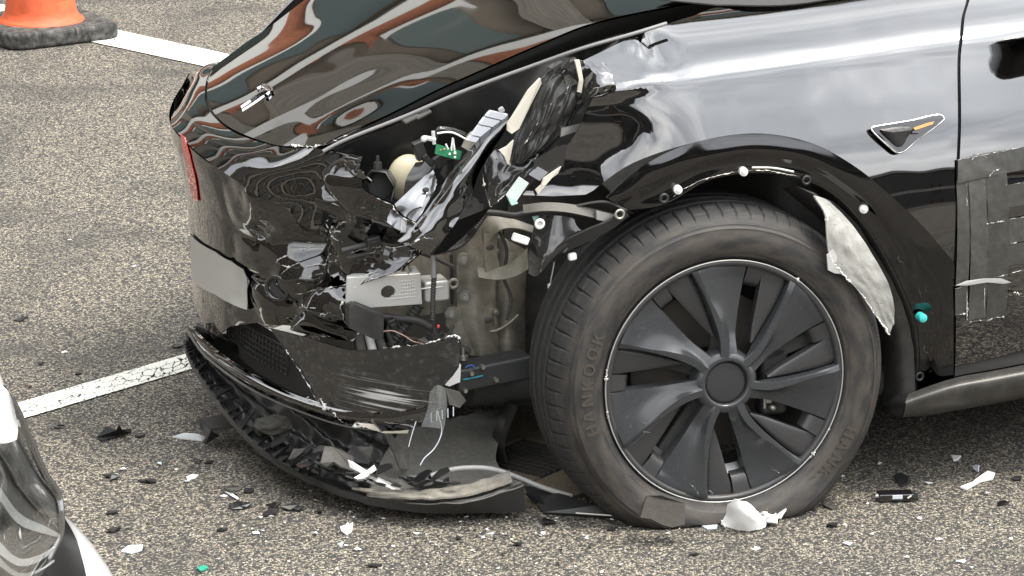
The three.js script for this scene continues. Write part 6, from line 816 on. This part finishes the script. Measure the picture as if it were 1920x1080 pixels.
// ---------------------------------------------------------------- nose of the white car
{
  const t = thing('white_car', 'white car nose with a clear headlamp, standing before the wreck', 'car');
  const wp = phys(0.80, 0.80, 0.79, { roughness: 0.25, clearcoat: 1, clearcoatRoughness: 0.03 });
  mesh('fender', patch([
    [[-2.4811, 1.2128, 1.9], [-2.1721, 1.068, 1.55], [-1.9157, 0.9483, 1.35], [-1.7819, 0.8559, 1.22], [-1.7101, 0.7886, 1.14], [-1.6986, 0.7637, 1.12]],
    [[-2.4967, 1.1694, 2.1], [-2.1946, 1.0231, 1.72], [-1.941, 0.9183, 1.5], [-1.8076, 0.8429, 1.36], [-1.7299, 0.7792, 1.26], [-1.7114, 0.7551, 1.23]],
    [[-2.5068, 1.0726, 2.15], [-2.2107, 0.9462, 1.82], [-1.9592, 0.868, 1.6], [-1.8252, 0.808, 1.45], [-1.749, 0.7645, 1.34], [-1.7249, 0.7549, 1.3]]], 40, 16, 0.003), wp, t, 'white painted fender corner');
  mesh('hood', patch([
    [[-2.4811, 1.2128, 1.9], [-2.1721, 1.068, 1.55], [-1.9157, 0.9483, 1.35], [-1.7819, 0.8559, 1.22], [-1.7101, 0.7886, 1.14], [-1.6986, 0.7637, 1.12]],
    [[-2.4475, 1.1558, 1.3], [-2.1206, 1.0451, 1.1], [-1.8634, 0.9409, 1.02], [-1.7392, 0.8469, 0.98], [-1.6957, 0.7852, 0.97], [-1.6894, 0.7662, 0.97]],
    [[-2.4128, 1.0258, 0.6], [-2.0565, 0.9354, 0.5], [-1.8317, 0.8397, 0.5], [-1.7142, 0.7417, 0.5], [-1.6603, 0.6677, 0.5], [-1.6428, 0.6264, 0.5]]], 30, 12, 0.003), wp, t);
  const rowA = [[-1.7099, 0.7863, 1.12], [-1.6831, 0.7412, 1.08], [-1.6582, 0.681, 1.04], [-1.6193, 0.5878, 0.98], [-1.5896, 0.5323, 0.94]], rowB = [[-1.7171, 0.7595, 1.26], [-1.6952, 0.7122, 1.2], [-1.6664, 0.6445, 1.12], [-1.6247, 0.5652, 1.03], [-1.5889, 0.5051, 0.95]], rowC = [[-1.7999, 0.7853, 1.44], [-1.7631, 0.7131, 1.36], [-1.7064, 0.6086, 1.22], [-1.6375, 0.5253, 1.06], [-1.5919, 0.4694, 0.95]], rowD = [[-1.8185, 0.7063, 1.48], [-1.7737, 0.6316, 1.4], [-1.7198, 0.5471, 1.26], [-1.6557, 0.4897, 1.1], [-1.6036, 0.4532, 0.96]], rowE = [[-1.8202, 0.5707, 1.46], [-1.7771, 0.5445, 1.4], [-1.7184, 0.4928, 1.26], [-1.6697, 0.4565, 1.12], [-1.621, 0.4353, 0.98]];
  const lamp = part('headlamp', t);
  const back = r => r.map((p, i) => { const k = 1 - 0.75 * i / 4; return [p[0] - 0.028 * k, p[1] - 0.004, p[2] - 0.035 * k]; });
  mesh('lamp_housing', patch([rowA, rowB, rowC, rowD, rowE].map(back), 24, 24, 0.003), phys(0.13, 0.13, 0.125, { roughness: 0.35, metalness: 0.3 }), lamp);
  mesh('lamp_lens', patch([rowA, rowB, rowC, rowD, rowE], 36, 36, 0), phys(0.92, 0.93, 0.93, { transmission: 1, roughness: 0.02, thickness: 0 }), lamp, 'clear glossy headlamp lens');
  const inn = (r, k) => r.map((p, i) => { const q = 0.55 * k * (1 - 0.75 * i / 4); return [p[0] - q, p[1] - 0.002, p[2] - q * 1.1]; });
  const band = (a, b, k, nm, m) => mesh(nm, patch([a.map((p, i) => p.map((v, d) => lerp(v, b[i][d], 0.0))), a.map((p, i) => p.map((v, d) => lerp(v, b[i][d], 0.25)))].map(r => inn(r, k)), 24, 4, 0.003), m, lamp);
  band(rowC, rowD, 0.018, 'light_guide', std(0.55, 0.56, 0.56, { roughness: 0.3, metalness: 0.3 }));
  band(rowD, rowE, 0.012, 'light_guide', std(0.65, 0.66, 0.66, { roughness: 0.3, metalness: 0.3 }));
  band(rowD.map(p => [p[0], p[1] - 0.025, p[2]]), rowE, 0.016, 'light_guide', std(0.45, 0.46, 0.46, { roughness: 0.3, metalness: 0.3 }));
  band(rowB.map(p => [p[0], p[1] - 0.03, p[2]]), rowC, 0.03, 'chrome_reflector', M.chrome);
  mesh('chrome_reflector', patch([inn(rowA, 0.025).map(p => [p[0] - 0.03, p[1] - 0.05, p[2] + 0.0]), inn(rowB, 0.03).map(p => [p[0] - 0.02, p[1] - 0.02, p[2]])], 20, 6, 0.003), phys(0.35, 0.34, 0.32, { metalness: 0.9, roughness: 0.2 }), lamp);
  mesh('amber_bulb', ball([-1.6741, 0.5451, 1.06], 0.006, 1.0, 1.6, 1), phys(0.35, 0.09, 0.07, { roughness: 0.2 }), lamp);
  mesh('lamp_frame', tube([...rowA, rowB[4], rowC[4], rowD[4], rowE[4], rowE[3], rowE[2], rowE[1]].map(p => [p[0] - 0.002, p[1], p[2]]), 0.007, 90, 8), phys(0.22, 0.22, 0.215, { roughness: 0.12, metalness: 0.7 }), lamp);
  const b0 = [[-1.5857, 0.5254, 0.92], [-1.5739, 0.4813, 0.9], [-1.568, 0.4404, 0.9], [-1.5604, 0.3914, 0.9], [-1.5546, 0.3423, 0.9]], b1 = [[-1.568, 0.4675, 0.86], [-1.547, 0.4231, 0.85], [-1.5407, 0.3948, 0.86], [-1.5363, 0.3685, 0.87], [-1.5339, 0.3328, 0.88]], b2 = [[-1.5581, 0.4505, 0.8], [-1.5082, 0.3858, 0.74], [-1.481, 0.3431, 0.74], [-1.4636, 0.3082, 0.76], [-1.4517, 0.278, 0.78]], b3 = [[-1.5565, 0.3537, 0.5], [-1.4995, 0.2917, 0.45], [-1.4613, 0.2459, 0.45], [-1.4379, 0.1974, 0.45], [-1.4241, 0.1581, 0.45]];
  mesh('bumper', patch([b1, b2, b3], 30, 14, 0.003), wp, t, 'white bumper corner');
  mesh('intake', patch([rowE.map(p => p).reverse(), b0.map(p => [p[0] - 0.05, p[1], p[2] - 0.02]), b1], 20, 10, 0.003), M.plastic, t, 'black bumper intake');
  mesh('lower_bumper', patch([[[-2.5139, 0.974, 2.15], [-2.0607, 0.6753, 1.7], [-1.7871, 0.5284, 1.45], [-1.6374, 0.4038, 1.1], [-1.5172, 0.3309, 0.88], [-1.4517, 0.278, 0.78]], [[-2.5275, 0.7398, 2.1], [-2.0639, 0.4665, 1.65], [-1.7852, 0.3326, 1.4], [-1.6439, 0.216, 1.1], [-1.5271, 0.1531, 0.9], [-1.4564, 0.1183, 0.78]]], 30, 6, 0.003), wp, t);
  mesh('side_skin', patch([[[-2.5068, 1.0726, 2.15], [-2.2107, 0.9462, 1.82], [-1.9596, 0.8598, 1.6], [-1.7999, 0.7853, 1.44]], [[-2.5139, 0.974, 2.15], [-2.2238, 0.7789, 1.85], [-1.9731, 0.6367, 1.62], [-1.8202, 0.5707, 1.46]]], 20, 6, 0.003), wp, t);
}

// ---------------------------------------------------------------- broken pieces lying on the road
function shard(name, label, category, pts, th, mat, opt = {}) {
  const c = pts.reduce((s, p) => [s[0] + p[0] / pts.length, 0, s[2] + p[2] / pts.length], [0, 0, 0]);
  const low = Math.min(...pts.map(p => p[1]));
  const g = scrap(pts.map(p => [p[0] - c[0], p[1] - low + th / 2 + 0.0015, p[2] - c[2]]), th, opt.crumple ?? 0, opt.seed ?? 1);
  const o = mesh(name, g, mat); o.position.set(c[0], 0, c[2]); return tag(o, label, category, opt.group);
}
const clearBit = phys(0.88, 0.9, 0.9, { transmission: 0.7, roughness: 0.2, thickness: 0 });
shard('plastic_shard', 'pointed black plastic shard with ridges beside the cracked white line', 'debris', [[-1.1344, 0.004, -0.9693], [-1.1099, 0.03, -0.9665], [-1.0897, 0.02, -0.9596], [-1.0907, 0.045, -0.9189], [-1.0775, 0.02, -0.9597], [-1.0501, 0.012, -0.9851], [-1.0526, 0.004, -0.9749], [-1.128, 0.004, -0.9426]], 0.004, M.plastic, { crumple: 0.004 });
shard('clear_shard', 'thin clear plastic sheet lying left of the loose lip', 'debris', [[-0.9713, 0.004, -0.923], [-0.943, 0.01, -0.9228], [-0.9141, 0.01, -0.9049], [-0.8981, 0.004, -0.8904], [-0.9128, 0.004, -0.8707], [-0.9545, 0.004, -0.901]], 0.002, clearBit);
shard('white_shard', 'white leaf shaped plastic chip on open asphalt below the lip', 'debris', [[-0.7797, 0.004, -0.2115], [-0.7689, 0.006, -0.2089], [-0.7628, 0.012, -0.2136], [-0.7628, 0.01, -0.2019], [-0.7532, 0.012, -0.2068], [-0.7639, 0.004, -0.178], [-0.78, 0.003, -0.1619], [-0.7841, 0.003, -0.1878]], 0.003, M.white);
shard('white_shard', 'pale bluish plastic chip nearest the white car bumper', 'debris', [[-1.2452, 0.003, -0.2106], [-1.2264, 0.006, -0.2295], [-1.1971, 0.008, -0.2207], [-1.2034, 0.003, -0.2034], [-1.2294, 0.003, -0.1917]], 0.003, std(0.62, 0.66, 0.72), {});
shard('circuit_piece', 'tiny green circuit board piece on the asphalt', 'debris', [[-1.1216, 0.004, -0.0658], [-1.1025, 0.004, -0.076], [-1.0991, 0.004, -0.0583], [-1.1197, 0.004, -0.042]], 0.003, phys(0.03, 0.30, 0.20, { roughness: 0.4 }));
shard('clear_shard', 'small clear triangular plastic ring below the white leaf chip', 'debris', [[-0.8131, 0.004, -0.118], [-0.7949, 0.004, -0.1258], [-0.8118, 0.004, -0.0902]], 0.002, clearBit);
shard('white_shard', 'small white chip with a thin sliver beside it', 'debris', [[-1.0067, 0.004, -0.637], [-0.9934, 0.004, -0.6479], [-0.978, 0.004, -0.6428], [-0.9876, 0.004, -0.6229], [-1.0085, 0.004, -0.6146]], 0.002, M.white);
{ // crushed white plastic by the tyre
  const t = thing('white_plastic_cover', 'large broken white plastic cover against the flat tyre', 'debris');
  mesh('cover_shell', patch([[[-0.0222, 0.004, 0.0273], [-0.0089, 0.02, 0.0232], [-0.0121, 0.05, 0.042], [-0.0084, 0.07, 0.0616]], [[0.0026, 0.004, 0.0638], [0.0009, 0.03, 0.0816], [-0.0004, 0.055, 0.0898], [0.0054, 0.07, 0.0805]], [[0.0285, 0.004, 0.0795], [0.0307, 0.022, 0.0851], [0.0265, 0.04, 0.0886], [0.0244, 0.055, 0.0695]], [[0.0604, 0.003, 0.066], [0.0629, 0.01, 0.0596], [0.0537, 0.025, 0.0521], [0.0397, 0.04, 0.0502]]], 14, 14, 0.003, (p, s, q) => [p[0], Math.max(0.003, p[1] + 0.004 * noise.noise(s * 5, q * 5, 1)), p[2]]), M.white, t);
  mesh('broken_tooth', scrap([[-0.0179, 0.012, 0.0102], [-0.0052, 0.012, 0.0145], [-0.0201, 0.003, 0.0462], [-0.0186, 0.003, 0.0184]], 0.004), M.white, t);
  const u = thing('white_plastic_clump', 'crumpled clump of small white plastic bits beside the white cover', 'debris');
  const R = rng(77);
  for (const c of [[0.0697, 0.012, 0.0252], [0.0692, 0.012, 0.05], [0.0867, 0.012, 0.0308], [0.1035, 0.012, 0.0077], [0.1151, 0.012, -0.0028], [0.0785, 0.012, 0.0566], [0.1089, 0.012, 0.0239], [0.1332, 0.012, -0.0113], [0.1365, 0.012, 0.0043], [0.0903, 0.012, 0.0105]]) { const pts = []; for (let i = 0; i < 5; i++) { const a = i * 1.257 + R(), r = 0.012 + 0.012 * R(); pts.push([c[0] + r * Math.cos(a), 0.004 + 0.026 * R(), c[2] + r * Math.sin(a)]); } mesh('white_flake', scrap(pts, 0.003, 0.004), M.white, u); }
}
for (const p of [[0.1646, 0.0065, -0.0395], [0.1659, 0.0065, 0.001]]) tag(mesh('white_cube', rbox([0, 0, 0], [0.011, 0.011, 0.010], [0, 0.5, 0], 0.0015), M.white), 'tiny white plastic cube beside the white plastic clump', 'debris', 'white plastic cubes by the tyre').position.set(...p);
shard('pale_chip', 'pale bluish translucent chip left of the white cover', 'debris', [[-0.0616, 0.003, 0.0182], [-0.0406, 0.003, 0.0075], [-0.0275, 0.003, 0.0225], [-0.0382, 0.003, 0.0437], [-0.0584, 0.003, 0.0405]], 0.002, std(0.50, 0.55, 0.62));
{
  const t = thing('rubber_flap', 'torn brown black rubber flap pinned under the flat tyre', 'debris');
  mesh('flap_sheet', scrap([[-0.2055, 0.101, 0.07], [-0.1769, 0.0996, 0.075], [-0.1238, 0.0764, 0.075], [-0.1334, 0.0388, 0.095], [-0.1623, 0.0367, 0.1], [-0.1834, 0.0449, 0.1], [-0.2062, 0.0594, 0.098], [-0.2296, 0.0645, 0.095], [-0.2203, 0.0844, 0.085]], 0.010, 0.006, 3), std(0.050, 0.045, 0.038, { roughness: 0.85, map: fineTex }), t);
}
{
  const t = thing('black_trim_bar', 'long black trim bar lying in front of the flat tyre', 'debris');
  mesh('bar', scrap([[-0.3576, 0.03, -0.2669], [-0.3416, 0.03, -0.2504], [-0.2895, 0.025, -0.193], [-0.2437, 0.02, -0.12], [-0.1699, 0.015, -0.0672], [-0.1685, 0.004, -0.0643], [-0.2488, 0.004, -0.1054], [-0.3485, 0.004, -0.1603], [-0.3509, 0.01, -0.2229]], 0.008, 0.003), M.plastic, t);
  mesh('silver_edge', tube([[-0.2922, 0.012, -0.1172], [-0.2331, 0.012, -0.0831], [-0.1749, 0.012, -0.0601]], 0.003, 20, 6), M.bolt, t);
  mesh('bar_end', scrap([[-0.369, 0.03, -0.2225], [-0.3456, 0.03, -0.2036], [-0.335, 0.012, -0.1822], [-0.3563, 0.012, -0.2002]], 0.01, 0.004), M.gloss, t);
}
{
  const t = thing('broken_switch', 'black plastic part with a silver label near the sill', 'debris'); const [c] = [[0.3922, 0, -0.0129]]; t.position.set(c[0], 0, c[2]); t.rotation.y = -0.25;
  mesh('part_body', rbox([0, 0.010, 0], [0.075, 0.017, 0.035], [0, 0, 0], 0.003), M.gloss, t);
  mesh('silver_label', rbox([0.002, 0.013, 0.0178], [0.022, 0.009, 0.002]), M.label, t);
  mesh('side_wing', scrap([[0.03, 0.016, -0.02], [0.05, 0.012, 0.0], [0.046, 0.006, 0.022], [0.028, 0.012, 0.015]], 0.004), M.plastic, t);
  mesh('pin', between([-0.042, 0.012, 0.004], [-0.03, 0.014, 0.008], 0.003), M.chip, t);
  mesh('pin', between([0.024, 0.010, 0.018], [0.032, 0.016, 0.018], 0.0018), M.chip, t);
}
shard('plastic_shard', 'black square plastic chip above the part with the silver label', 'debris', [[0.4479, 0.006, -0.145], [0.4659, 0.012, -0.1432], [0.4702, 0.01, -0.1135], [0.4575, 0.004, -0.0909], [0.4397, 0.003, -0.0849]], 0.004, M.plastic);
{
  const t = thing('white_strip', 'long bone shaped white plastic strip by the sill', 'debris');
  mesh('strip', scrap([[0.5552, 0.004, -0.0356], [0.589, 0.006, -0.0483], [0.628, 0.008, -0.0824], [0.6486, 0.012, -0.0937], [0.663, 0.008, -0.0861], [0.648, 0.004, -0.0653], [0.6122, 0.004, -0.0544], [0.5634, 0.003, -0.0209]], 0.004, 0.002), M.white, t);
}
shard('white_shard', 'small white triangular chip above the bone shaped strip', 'debris', [[0.631, 0.004, -0.2425], [0.6453, 0.008, -0.221], [0.6326, 0.004, -0.2103], [0.6218, 0.003, -0.2092]], 0.003, M.white);
shard('bracket_chip', 'small white and black bracket chip above the bone shaped strip', 'debris', [[0.6445, 0.004, -0.1592], [0.6502, 0.012, -0.1397], [0.6395, 0.004, -0.122], [0.6371, 0.004, -0.1383]], 0.004, M.label);
shard('grey_shard', 'curved grey plastic sliver right of the tyre', 'debris', [[0.2315, 0.003, -0.0352], [0.2436, 0.005, -0.0178], [0.254, 0.004, 0.0009], [0.2379, 0.003, 0.007], [0.2319, 0.003, -0.0132]], 0.003, M.greyPlastic);
{
  const t = thing('black_clip_piece', 'black and pale broken clip below the corner bracket', 'debris');
  mesh('clip_top', scrap([[-0.9545, 0.012, -0.5073], [-0.9357, 0.018, -0.4973], [-0.9187, 0.016, -0.4904], [-0.9255, 0.012, -0.4826], [-0.9467, 0.012, -0.4823]], 0.004), M.greyPlastic, t);
  mesh('clip_arm', scrap([[-0.9533, 0.006, -0.5031], [-0.9416, 0.006, -0.4842], [-0.9342, 0.004, -0.4582], [-0.9395, 0.003, -0.4557], [-0.9477, 0.003, -0.4881]], 0.003), M.white, t);
}
// small black shards that only their place tells apart
{
  const R = rng(99), spots = [[-0.8753, 0.003, -0.3792], [-0.8481, 0.003, -0.3628], [-0.8944, 0.003, -0.342], [-0.943, 0.003, -0.4055], [-0.9406, 0.003, -0.401], [-1.1655, 0.003, -0.6931], [-1.1598, 0.003, -0.6759], [-1.0835, 0.003, -0.6275], [-1.0958, 0.003, -0.6355], [-0.9358, 0.003, -0.7175], [-1.2084, 0.003, -0.4541], [-1.2314, 0.003, -0.3442], [-0.4594, 0.003, 0.004], [-0.2437, 0.003, -0.0214], [-0.7052, 0.003, -0.2609], [-1.019, 0.003, -0.2732], [-0.9572, 0.003, -0.7285], [-1.1365, 0.003, -1.5783], [-1.202, 0.003, -1.4029], [-1.0679, 0.003, -1.4718], [-1.1097, 0.003, -1.9697], [-1.2029, 0.003, -1.0741], [-1.0412, 0.003, -0.9496], [0.6982, 0.003, -0.0479], [0.5954, 0.003, 0.0899], [-0.8318, 0.003, -0.3501], [-0.1427, 0.003, 0.1779], [-0.7936, 0.003, -0.3192], [-0.8982, 0.003, -0.4977], [0.1973, 0.003, 0.1011], [-0.3568, 0.003, -0.1016], [-0.7794, 0.003, 0.0323], [-0.567, 0.003, -0.0665], [-0.7897, 0.003, -1.6148]];
  spots.forEach((p, k) => {
    const n = 4 + Math.floor(R() * 3), s = (k < 4 ? 0.016 : 0.005 + 0.008 * R()), a0 = R() * 6.28, pts = [];
    for (let i = 0; i < n; i++) { const a = a0 + i / n * 6.283, r = s * (0.55 + 0.8 * R()); pts.push([p[0] + r * Math.cos(a) * 1.5, 0.002 + s * 0.7 * R(), p[2] + r * Math.sin(a)]); }
    shard('black_shard', 'small black plastic shard lying on the asphalt', 'debris', pts, 0.003, k % 3 ? M.plastic : M.gloss, { group: 'small black shards scattered on the road', crumple: 0.002, seed: k });
  });
  const tiny = [[-0.3163, 0.003, 0.0172], [-0.0068, 0.003, 0.1893], [0.2632, 0.003, 0.3302], [0.3616, 0.003, 0.3866], [0.5939, 0.003, 0.0154], [-1.0159, 0.003, -0.6934], [-1.0126, 0.003, -0.6077], [-0.9603, 0.003, -0.4849], [-0.8402, 0.003, -0.1925], [-1.1265, 0.003, -0.7303], [-0.885, 0.003, -1.4107], [-0.6409, 0.003, -0.126], [-0.494, 0.003, -0.0769], [-0.3912, 0.003, -0.0426], [-0.1479, 0.003, 0.0387], [0.459, 0.003, -0.24], [0.5048, 0.003, -0.0896], [0.3731, 0.003, 0.2474], [0.1824, 0.003, 0.2182], [-0.9556, 0.003, -0.231], [-1.0407, 0.003, -0.7407], [-1.0655, 0.003, -1.6588], [-0.7316, 0.003, -2.3801], [-0.8354, 0.003, -2.7056], [-0.7836, 0.003, -0.07]];
  tiny.forEach((p, k) => { const pts = [], n = 4, s = 0.003 + 0.004 * R(); for (let i = 0; i < n; i++) { const a = i / n * 6.283 + R(), r = s * (0.6 + 0.8 * R()); pts.push([p[0] + r * Math.cos(a) * 1.6, 0.002 + 0.004 * R(), p[2] + r * Math.sin(a)]); } shard('pale_crumb', 'tiny pale plastic crumb lying on the asphalt', 'debris', pts, 0.002, k % 2 ? M.white : M.label, { group: 'pale crumbs scattered on the road' }); });
}

{ // crumbs of plastic and lens too many to count, thickest round the broken corner
  const R = rng(2024), lists = [[], [], []], gauss = () => R() + R() + R() - 1.5;
  for (let k = 0; k < 700; k++) {
    const near = k < 430, x = near ? -0.62 + 0.55 * gauss() : -0.1 + 1.3 * gauss(), z = near ? -0.12 + 0.34 * gauss() : 0.05 + 0.6 * gauss();
    const s = 0.0012 + 0.0032 * R() * R(), n = 3 + Math.floor(R() * 3), a0 = R() * 6.28, pts = [];
    for (let i = 0; i < n; i++) { const a = a0 + i / n * 6.283, r = s * (0.6 + 0.8 * R()); pts.push([x + r * Math.cos(a) * 1.4, 0.0025 + s * R(), z + r * Math.sin(a)]); }
    lists[R() < 0.62 ? 0 : R() < 0.6 ? 1 : 2].push(scrap(pts, 0.0014));
  }
  [['black_crumbs', 'fine black plastic crumbs strewn round the wreck', M.plastic], ['pale_crumbs', 'fine white plastic crumbs strewn round the wreck', M.white], ['clear_crumbs', 'fine clear lens crumbs strewn round the wreck', clearBit]].forEach(([n, l, m], i) => { const o = tag(mesh(n, join(lists[i]), m), l, 'debris'); o.userData.kind = 'stuff'; });
}

renderer.render(scene, camera);
